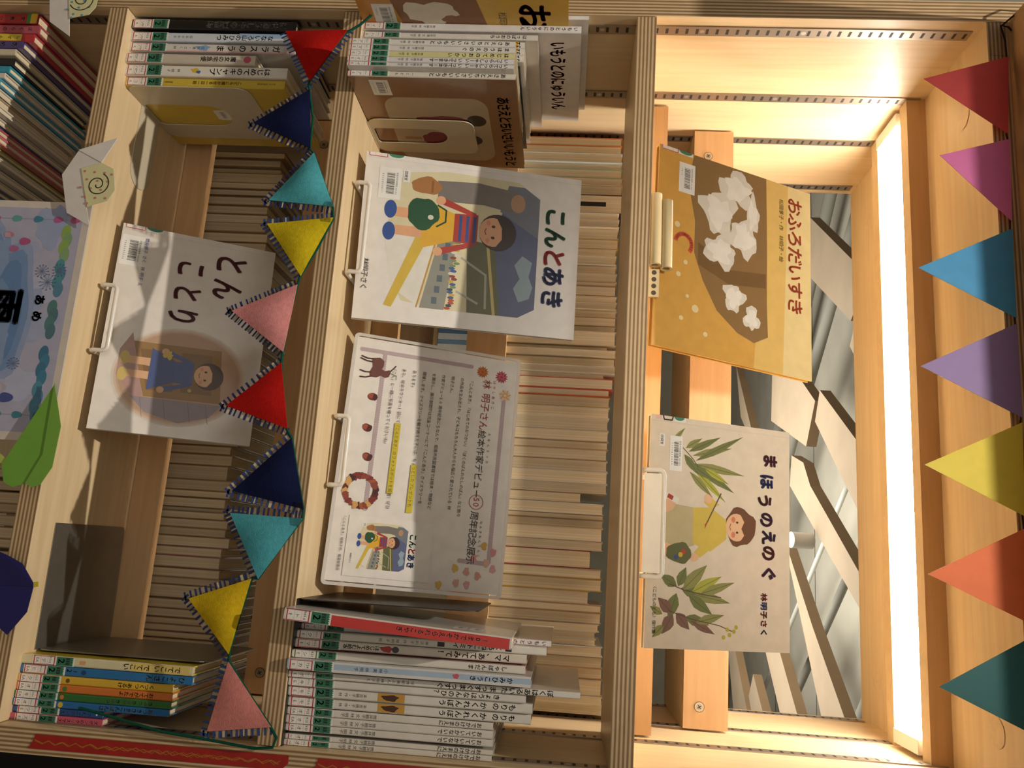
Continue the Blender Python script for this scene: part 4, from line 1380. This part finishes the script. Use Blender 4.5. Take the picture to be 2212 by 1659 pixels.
# ------------------------------------------------------------------ bookends
def arch(y0, y1, z0, z1, n=10):
    """U-shaped outline, open end down: used for the cut-outs of the bookends"""
    c, r = (y0 + y1) / 2, (y1 - y0) / 2
    return [(y0, z0)] + [(c - r * math.cos(math.pi * i / n), z1 - r + r * math.sin(math.pi * i / n)) for i in range(n + 1)] + [(y1, z0)]


def resample(pts, n):
    L = [0]
    P = pts + [pts[0]]
    for a, b in zip(P, P[1:]):
        L.append(L[-1] + math.hypot(b[0] - a[0], b[1] - a[1]))
    out = []
    for i in range(n):
        t = L[-1] * i / n
        k = max(j for j in range(len(L)) if L[j] <= t + 1e-12)
        k = min(k, len(pts) - 1)
        f = (t - L[k]) / max(1e-9, L[k + 1] - L[k])
        out.append((P[k][0] + (P[k + 1][0] - P[k][0]) * f, P[k][1] + (P[k + 1][1] - P[k][1]) * f))
    return out


def angle_ring(outer, inner, n=96):
    """outer and inner outlines re-cut by angle about the hole centre so that they pair up"""
    cx = sum(p[0] for p in inner) / len(inner)
    cy = sum(p[1] for p in inner) / len(inner)

    def hit(poly, a):
        dx, dy = math.cos(a), math.sin(a)
        best = None
        for (x0, y0), (x1, y1) in zip(poly, poly[1:] + poly[:1]):
            ex, ey = x1 - x0, y1 - y0
            den = dx * ey - dy * ex
            if abs(den) < 1e-12:
                continue
            t = ((x0 - cx) * ey - (y0 - cy) * ex) / den
            s_ = ((x0 - cx) * dy - (y0 - cy) * dx) / den
            if t > 0 and -1e-9 <= s_ <= 1 + 1e-9 and (best is None or t < best):
                best = t
        return cx + dx * best, cy + dy * best
    A = [2 * math.pi * i / n for i in range(n)]
    return [hit(outer, a) for a in A], [hit(inner, a) for a in A]


def plate_bookend(x, y0, y1, z, h, hole, tongue, col, label, side=1, mat=M_ENAMEL):
    root = tag(empty('bookend', (x, y0, z)), label, 'bookend', 'metal bookends')
    fn = lambda u, v, d: (d, u - y0, v)
    mb = MB()
    out = rrect(y0, 0, y1, h, .016)
    # squarer feet
    out = [(min(max(u, y0), y1), v) for u, v in out]
    if hole:
        o2, i2 = angle_ring(out, hole)
        mb.ring(o2, i2, fn, 0, .0012 * side, lin(col), mat)
    else:
        mb.prism(out, fn, 0, .0012 * side, lin(col), mat)
    mb.build('upright_plate', root)
    mb = MB()
    mb.prism([(u - x, v - y0) for u, v in tongue], lambda u, v, d: (u, v, d), 0.0003, .0013, lin(col), mat)
    mb.build('base_plate', root)
    return root


tong = [(.1014, .068), (.1014, .118)] + [(.1850 + .026 * math.cos(a) + .006, .091 + .026 * math.sin(a)) for a in [math.radians(t) for t in range(80, -81, -16)]]
plate_bookend(.1016, .0215, .1560, Z3, .169, arch(.066, .120, .004, .118), tong, '#c9bfa6', 'cream metal bookend with arched cut-out beside the mustard book')
plate_bookend(.1178, .0610, .1500, Z2, .146, arch(.084, .124, .006, .106), [(.1178, .066), (.1178, .145), (.120, .145), (.120, .066)], '#cfc2a4', 'cream metal bookend standing against the brown book cover')
plate_bookend(.8258, .0420, .1950, Z3, .212, None, [(.678, .040), (.678, .196), (.682, .200), (.8258, .206), (.8258, .042)], '#9a9890', 'large grey steel bookend with wide base plate, right end of the bunting shelf', -1, M_STEEL)
be = plate_bookend(.7440, .0030, .1900, Z2, .205, None, [(.7440, .0030), (.9000, .0060), (.9000, .1200), (.7440, .1200)], '#4a4642', 'dark steel bookend leaning behind the red-spined book', 1, M_STEEL)


# ------------------------------------------------------------------ felt bunting along the middle shelf
FY = -0.0105
FELT = [('#a81712', 'red felt pennant, first from the left', [(.0402, .6322), (.0371, .7132), (.1099, .6724)], 2),
        ('#151a3c', 'navy felt pennant beside the mustard book', [(.1219, .6742), (.2027, .6843), (.1707, .6079)], 2),
        ('#4fa3ad', 'turquoise felt pennant left of the yellow one', [(.2089, .6899), (.2797, .7221), (.2734, .6404)], 2),
        ('#c9b21e', 'yellow felt pennant right of the turquoise one', [(.2933, .7236), (.3696, .6918), (.3051, .6425)], 2),
        ('#cf8886', 'pink felt pennant in the middle', [(.3805, .6893), (.4643, .6820), (.4172, .6135)], 2),
        ('#a81712', 'red felt pennant above the girl picture', [(.4776, .6817), (.5550, .6986), (.5321, .6224)], 2),
        ('#151a3c', 'navy felt pennant below the notice', [(.5657, .7048), (.6455, .7285), (.6298, .6430)], 2),
        ('#4a9aa4', 'turquoise felt pennant pointing down right', [(.6557, .7285), (.7251, .6860), (.6546, .6444)], 2),
        ('#c4a41c', 'yellow felt pennant near the right end', [(.7251, .6782), (.8067, .6637), (.7512, .6104)], 2),
        ('#c97e76', 'pink felt pennant at the right end', [(.8147, .6645), (.8775, .7200), (.8871, .6510)], 2)]
bunt = tag(empty('felt_bunting', (.45, FY, .70)), 'garland of ten felt pennants on a green ribbon, taped along the middle shelf edge', 'bunting')
bo = bunt.location


def outset(p, q, away, k):
    """unit vector across the edge p-q, pointing away from the third corner"""
    dx, dz = q[0] - p[0], q[1] - p[1]
    L = math.hypot(dx, dz)
    nx, nz = -dz / L, dx / L
    if (away[0] - p[0]) * nx + (away[1] - p[1]) * nz > 0:
        nx, nz = -nx, -nz
    return dx / L, dz / L, nx, nz, L


for i, (c, lab, tri, tip) in enumerate(FELT):
    mb = MB()
    bend = random.Random(i).uniform(-.006, .006)
    cx = sum(p[0] for p in tri) / 3
    cz = sum(p[1] for p in tri) / 3
    # softly curved sheet: subdivided triangle
    n = 8
    grid = {}
    for a in range(n + 1):
        for b in range(n + 1 - a):
            u, v = a / n, b / n
            w_ = 1 - u - v
            x = tri[0][0] * w_ + tri[1][0] * u + tri[2][0] * v
            z = tri[0][1] * w_ + tri[1][1] * u + tri[2][1] * v
            y = -27 * u * v * w_ * (.003 + abs(bend)) - .0012 + bend * .25 * (v - .4)
            grid[a, b] = (x - bo.x, y, z - bo.z)
    keys = list(grid)
    idx = {k: q for q, k in enumerate(keys)}
    tris = []
    for a in range(n):
        for b in range(n - a):
            tris.append((idx[a, b], idx[a + 1, b], idx[a, b + 1]))
            if a + b < n - 1:
                tris.append((idx[a + 1, b], idx[a + 1, b + 1], idx[a, b + 1]))
    for off in (0, .0016):
        mb.raw([(grid[k][0], grid[k][1] - off, grid[k][2]) for k in keys], tris, lin(c), M_FELT, True)
    rim = [(a, 0) for a in range(n)] + [(n - b, b) for b in range(n)] + [(0, n - b) for b in range(n)]
    for k0, k1 in zip(rim, rim[1:] + rim[:1]):
        g0, g1 = grid[k0], grid[k1]
        mb.face([g0, g1, (g1[0], g1[1] - .0016, g1[2]), (g0[0], g0[1] - .0016, g0[2])], lin(c), M_FELT)
    pen = tag(mb.build('pennant', bunt), lab)
    # clear tape border printed with navy dashes along the two lower edges
    mb = MB()
    rr = random.Random(100 + i)
    for k in (0, 1):
        p, q, o3 = tri[2], tri[k], tri[1 - k]
        dx, dz, nx, nz, L = outset(p, q, o3, 1)
        t = -.006
        alt = 0
        while t < L:
            wd = rr.choice((.0022, .0028)) if alt % 2 == 0 else rr.choice((.0014, .0024, .0030))
            col = lin('#1d2b58' if i % 3 else '#2a4580') if alt % 2 == 0 else lin(rr.choice(['#b8a98a', '#8d7f68', '#c9bda2', '#a08f74']))
            if alt % 2 == 0 or rr.random() < .55:
                a0, a1 = t, t + wd
                ht = .0084 if alt % 2 == 0 else .0076
                y = .0004 - bend * .2
                P = lambda s_, e: (p[0] + dx * s_ + nx * e - bo.x, y, p[1] + dz * s_ + nz * e - bo.z)
                mb.face([P(a0, -.001), P(a1, -.001), P(a1, ht), P(a0, ht)], col, M_TAPE)
            t += wd + rr.choice((.0004, .0010))
            alt += 1
    mb.build('striped_border', pen)
rib = [(-.004, .755), (.028, .728), (.040, .711), (.075, .690), (.110, .671), (.122, .673), (.160, .682), (.203, .683), (.209, .689), (.245, .705), (.280, .721), (.288, .722), (.2935, .7232), (.335, .707), (.3700, .6905), (.3805, .689), (.42, .684), (.4643, .681), (.4776, .681),
       (.515, .688), (.555, .697), (.5657, .7045), (.61, .717), (.6455, .7275), (.6557, .7280), (.69, .706), (.7251, .685), (.7251, .678), (.766, .670), (.8067, .6635), (.8147, .6645), (.846, .691), (.8775, .719), (.888, .727), (.898, .724), (.9005, .705), (.896, .655), (.891, .600), (.884, .562), (.878, .530), (.874, .505)]
ry = [(.004 if i in (1,) else 0) for i in range(len(rib))]
mb = MB()
pts = []
for i, (x, z) in enumerate(rib):
    y = .0010
    if i == 0:
        y = .004
    if i > 36:
        y = -.001
    pts.append((x - bo.x, y - .0012, z - bo.z))
mb.tube(pts, .0016, lin('#134a38'), M_FELT, 8)
mb.build('ribbon', bunt)
for x, z in ((.2865, .7215), (.6505, .7275)):
    mb = MB()
    mb.box((x - .013 - bo.x, -.0052, z - .008 - bo.z), (x + .013 - bo.x, -.0049, z + .006 - bo.z), (1, 1, 1), M_CLEAR)
    mb.build('clear_tape', bunt)

# ------------------------------------------------------------------ card bunting along the top
PAPER = [('#cc4848', 'red card pennant', [(.0536, 1.5291), (.1565, 1.5229), (.0885, 1.4266)]),
         ('#d873ae', 'pink card pennant', [(.1624, 1.5242), (.2670, 1.5206), (.1883, 1.4412)]),
         ('#3d8fbf', 'blue card pennant', [(.2755, 1.5203), (.3833, 1.5187), (.3293, 1.4115)]),
         ('#8a74a4', 'purple card pennant', [(.3893, 1.5189), (.4975, 1.5185), (.4453, 1.4098)]),
         ('#d6c23c', 'yellow card pennant', [(.5025, 1.5177), (.6048, 1.5138), (.5557, 1.4099)]),
         ('#de6c34', 'orange card pennant', [(.6170, 1.5145), (.7150, 1.5098), (.6720, 1.4091)]),
         ('#125f60', 'dark teal card pennant', [(.7312, 1.5097), (.8241, 1.5057), (.7852, 1.4157)])]
pb = tag(empty('card_bunting', (.44, -.0095, 1.52)), 'string of seven coloured card pennants taped along the top front edge', 'bunting')
po = pb.location
for c, lab, tri in PAPER:
    mb = MB()
    n = 6
    tilt = .003
    pts = {}
    for off in (0, .0005):
        f = [(p[0] - po.x, -off - (.004 if j == 2 else 0), p[1] - po.z) for j, p in enumerate(tri)]
        pts[off] = f
        mb.face(f, lin(c), M_CARD)
    for j in range(3):
        k = (j + 1) % 3
        mb.face([pts[0][j], pts[0][k], pts[.0005][k], pts[.0005][j]], tuple(q * .25 for q in lin(c)), M_CARD)
    pen = tag(mb.build('pennant', pb), lab)
mb = MB()
cord = []
for c, lab, tri in PAPER:
    for p in tri[:2]:
        cord.append((p[0] - po.x, .0014, p[1] - po.z - .0015))
cord = [(.030 - po.x, .0014, 1.545 - po.z), (.012 - po.x, .0014, 1.532 - po.z), (.010 - po.x, .0014, 1.523 - po.z), (.030 - po.x, .0014, 1.527 - po.z)] + cord + [(.905 - po.x, .0014, 1.503 - po.z)]
mb.tube(cord, .0011, lin('#3a2620'), M_FELT, 8)
mb.build('cord', pb)
mb = MB()
mb.box((.004 - po.x, .0030, 1.5115 - po.z), (.050 - po.x, .0034, 1.5315 - po.z), (1, 1, 1), M_CLEAR)
mb.build('clear_tape', pb)
mb = MB()
cpts = [(.0105 - po.x, .002, 1.524 - po.z), (.006 - po.x, -.004, 1.530 - po.z), (-.004 - po.x, -.008, 1.541 - po.z), (-.014 - po.x, -.006, 1.556 - po.z), (-.012 - po.x, -.003, 1.575 - po.z)]
mb.tube(cpts, .0011, lin('#3a2620'), M_FELT, 8)
mb.build('loose_cord_end', pb)


# ------------------------------------------------------------------ folded paper ornaments on the lowest shelf edge
def fold(name, label, cat, y, layers, extra=None, group='folded paper ornaments on the shelf edge'):
    """layers = (part name or None, colour, polygon in metres, y offset); the first layer is the ornament's main sheet"""
    x0 = sum(p[0] for p in layers[0][2]) / len(layers[0][2])
    z0 = sum(p[1] for p in layers[0][2]) / len(layers[0][2])
    root = tag(empty(name, (x0, y, z0)), label, cat, group)
    for pn, c, poly, dy in layers:
        mb = MB()
        mb.prism([(u - x0, v - z0) for u, v in poly], lambda u, v, d: (u, d, v), dy, dy + .0009, lin(c), M_CARD)
        mb.build(pn, root)
    if extra:
        d = Decal(lambda u, v, dd: (u - x0, -dd, v - z0), M_CARD)
        extra(d)
        d.build('drawn_marks', root)
    return root


def spiral(d, cx, cz, r, a0, turns, h='#1c1a18'):
    pts = []
    for i in range(46):
        t = i / 45
        a = a0 + turns * 2 * math.pi * t
        q = r * (1 - t) ** .8 + .0015
        pts.append(((cx + q * math.cos(a)) * 1000, (cz + q * math.sin(a)) * 1000))
    d.line(h, 1.3, pts)


def dots(d, c, pts):
    for u, v in pts:
        d.ell(c, u * 1000, v * 1000, 1.6, 1.9, n=10)


def snail_red(d):
    dd = Decal(d.fn, M_CARD, lift=1.15)
    dd.mb = d.mb
    dots(dd, '#c07c72', [(.2445, .4005), (.2455, .4135), (.2462, .4265), (.2480, .4360), (.2555, .4050), (.2570, .4190), (.2575, .4325), (.2665, .3985), (.2675, .4120), (.2690, .4255), (.2785, .4060), (.2800, .4200), (.2800, .4330), (.2875, .4105)])
    spiral(dd, .2620, .4200, .0140, math.radians(160), -1.65)
    d.ell('#1c1a18', 203.6, 428.4, 1.0, 1.3, n=8)
    d.ell('#1c1a18', 208.0, 428.8, 1.0, 1.3, n=8)
    d.line('#1c1a18', .6, [(204.5, 425.8), (206, 424.8), (208.6, 425.4), (206.6, 426.6), (204.5, 425.8)])


fold('folded_snail', 'white folded paper snail with red-dotted yellow shell beside the rain poster', 'paper snail', -.0140, [
    ('body', '#d4cdc6', [(.1975, .4354), (.2157, .3871), (.2496, .3707), (.3005, .3862), (.3163, .4179), (.2916, .4105), (.2409, .3951), (.2318, .4196)], 0),
    ('shell', '#d5cf9e', [(.2409, .3951), (.2324, .4201), (.2401, .4372), (.2685, .4436), (.2828, .4366), (.2888, .4190), (.2922, .4118)], -.0010),
    ('neck_flap', '#dad3cc', [(.1975, .4354), (.2157, .3871), (.2318, .4196)], -.0009)], snail_red)


def snail_blue(d):
    dd = Decal(d.fn, M_CARD, lift=1.15)
    dd.mb = d.mb
    dots(dd, '#5f92a8', [(.022, .3440), (.0230, .3560), (.0120, .3500), (.0110, .3640), (.0275, .3420), (.0040, .3390), (.0020, .3560), (-.010, .346), (-.016, .358), (.0150, .3350), (-.020, .340)])
    spiral(dd, -.0010, .3530, .0165, math.radians(300), 1.65)


fold('folded_snail', 'white folded paper snail with blue-dotted yellow shell in the lower left corner', 'paper snail', -.0130, [
    ('body', '#d4cdc6', [(-.090, .350), (-.072, .312), (-.040, .300), (-.0001, .3066), (.0328, .3128), (.0537, .3438), (-.0006, .3341), (-.045, .336), (-.055, .352)], 0),
    ('shell', '#d5cf9e', [(-.0300, .3330), (-.0006, .3341), (.0278, .3399), (.0221, .3651), (.0110, .3727), (-.0013, .3734), (-.022, .372), (-.036, .358)], -.0010)], snail_blue)

gr = [(.5170, .4115), (.5673, .4289), (.6157, .4272), (.6365, .4164), (.6400, .4070), (.6357, .3980), (.6411, .3835), (.6362, .3712), (.6171, .3649), (.6085, .3683)]
fold('folded_leaf', 'bright green folded paper leaf pointing at the rain poster', 'paper leaf', -.0140, [
    ('lower_half', '#6fa03a', [(.5170, .4115)] + [(.6013, .4126), (.6169, .4059), (.6357, .3980), (.6411, .3835), (.6362, .3712), (.6171, .3649), (.6085, .3683)], 0),
    ('upper_half', '#74a23e', [(.5170, .4117), (.5673, .4289), (.6157, .4272), (.6365, .4164), (.6400, .4070), (.6357, .3984), (.6169, .4063), (.6013, .4130)], -.0014),
    ('stem', '#a9b85a', [(.6085, .3683), (.6010, .3560), (.6085, .3520), (.6160, .3655)], .0010)])
fold('folded_umbrella', 'dark blue folded paper umbrella with a small yellow tip', 'paper umbrella', -.0140, [
    ('canopy', '#1c1a5c', [(.7120, .3600), (.7144, .3814), (.7183, .3933), (.7261, .4118), (.7463, .4286), (.7508, .4295), (.7783, .4272), (.8041, .4091), (.7968, .3981), (.7902, .3700)], 0),
    ('yellow_tip', '#c9b42a', [(.7455, .4275), (.7444, .4338), (.7499, .4348), (.7513, .4285)], .0006),
    ('centre_fold', '#181650', [(.7500, .4294), (.7150, .3840), (.7160, .3700), (.7520, .3700)], -.0008)])

# ------------------------------------------------------------------ rain poster
ps = tag(empty('rain_poster', (.4347, -.0065, .10)), 'pale blue watercolour rain poster with a big dark title, hung on the lowest shelf edge', 'poster')
PX0, PX1, PZ0, PZ1 = -.1512, .1512, 0.0, .3125
mb = MB()
mb.box((PX0, 0, PZ0), (PX1, .0026, PZ1), lin('#cfc4b8'), M_GLOSS)
mb.build('board', ps)
d = Decal(lambda u, v, dd: (PX0 + u, -dd, v), M_GLOSS)
PW, PH = 302.4, 312.5
d.rect('#a9a8bc', 9, 8, PW - 10, PH - 9)
rr = random.Random(17)
for k in range(34):
    d.blob(rr.choice(['#9fa6c2', '#b4aebc', '#a5a9c0', '#b9b2b8', '#97a2c2', '#aeb2c8']), rr.uniform(30, PW - 30), rr.uniform(40, PH - 34), rr.uniform(12, 30), rr.uniform(12, 26), .2, 22, seed=k + 60)
for c, k in (('#8d9cbc', 1.0), ('#6f8cb4', .88), ('#5d80ac', .74)):
    d.blob(c, 150, 205, 118 * k, 54 * k, .16, 40, seed=9)
for k in range(12):
    d.blob(rr.choice(['#7f96b8', '#8a94b4', '#6f8cb0', '#9aa0ba']), rr.uniform(70, 230), rr.uniform(180, 235), rr.uniform(10, 26), rr.uniform(8, 16), .22, 20, seed=k + 200)
for u, c, c2 in ((40, '#7fa070', '#8aa850'), (85, '#4f7f96', '#4a8a94'), (138, '#4a6f78', '#4d7a78'), (196, '#3f7a96', '#3a6f8c'), (240, '#4a80a0', '#4d88a0')):
    for q in range(4):
        d.ell(c if q % 2 else c2, u + q * 10, PH - 27 + (q % 2) * 3, 10, 6, rot=-4)


def drop(u, v, s_, c, stripes=None):
    pts = [(u + s_ * .62 * math.sin(a), v + s_ * (-.62 * math.cos(a) if math.cos(a) > -.2 else .124 + (-.2 - math.cos(a)) * 1.35)) for a in [k * 2 * math.pi / 26 for k in range(26)]]
    d.poly(c, pts)
    if stripes:
        for q in range(-3, 4):
            d.line(stripes, .6, [(u - s_ * .45, v + q * s_ * .16 - 1), (u + s_ * .45, v + q * s_ * .16 + 1)])


for v, c in ((PH - 20, '#b85a84'), (PH - 42, '#b05a8c'), (PH - 68, '#3a7f98'), (PH - 96, '#5a9a9a'), (PH - 124, '#b06080'), (PH - 150, '#4a8f90'), (PH - 178, '#b05a80'), (PH - 206, '#5a8fa0')):
    d.line('#7f8fa0', .6, [(24, v - 14), (24, v + 14)])
    drop(24, v, 7, c)
for v, c in ((PH - 22, '#2f5f68'), (PH - 48, '#3a7a88'), (PH - 74, '#4a8a7c'), (PH - 100, '#4a7a98'), (PH - 126, '#3f7488')):
    d.line('#7f8fa0', .6, [(272, v - 14), (272, v + 14)])
    drop(272, v, 7, c)
for u, v, s_, c, st in ((54, 232, 8, '#a8507c', None), (64, 220, 7, '#a8628a', None), (240, 236, 9, '#a9a2b0', '#c8c2c8'), (252, 246, 10, '#42508c', None), (262, 226, 10, '#6a7298', '#9aa0b8'), (46, 210, 7, '#b0788c', '#cfb0b8')):
    drop(u, v, s_, c, st)
for u, v, r in ((92, 264, 8), (90, 286, 8), (106, 274, 10), (210, 250, 7)):
    for k in range(12):
        a = k * math.pi / 6
        d.line('#5d6f94', .5, [(u, v), (u + r * math.cos(a), v + r * math.sin(a))])
        d.ell('#4a5a84', u + r * math.cos(a), v + r * math.sin(a), .8, .8, n=6)
d.text('#171b30', 46, 116, 208, '雨', .05)
d.text('#171b30', 14, 122, 263, 'あ', .045)
d.text('#171b30', 14, 143, 263, 'め', .045)
d.build('watercolour_print', ps)

# ------------------------------------------------------------------ red paper strips on the right side panel
for z0, z1, lab, zz in ((.4485, .7400, 'red paper strip with gold zigzag on the right side panel, lower one', 0), (.7665, 1.06, 'red paper strip with gold zigzag on the right side panel, upper one', 1)):
    st = tag(empty('paper_strip', (.9145, -.0014, z0)), lab, 'paper strip', 'red paper strips on the right side panel')
    mb = MB()
    L = z1 - z0
    notch = .007
    poly = [(-.0075, .006), (0, .004), (.0075, 0), (.0075, L - notch), (.0005, L), (-.0075, L)]
    mb.prism(poly, lambda u, v, dd: (u, dd, v), -.0006, .0002, lin('#a02018'), M_TAPE)
    mb.build('strip', st)
    d = Decal(lambda u, v, dd: (u, -.0006 - dd, v), M_TAPE)
    for k, (c, ph) in enumerate((('#b8762c', 0), ('#9c5a20', 2.1), ('#a86824', 4.0))):
        rr = random.Random(k)
        pts = []
        v = 6
        while v < L * 1000 - 8:
            pts.append(((2.6 if len(pts) % 2 else -2.2) * rr.uniform(.4, 1.0), v))
            v += rr.uniform(6, 10)
        d.line(c, .7, pts)
    d.build('gold_zigzag', st)

bpy.data.objects.remove(_fo, do_unlink=True)
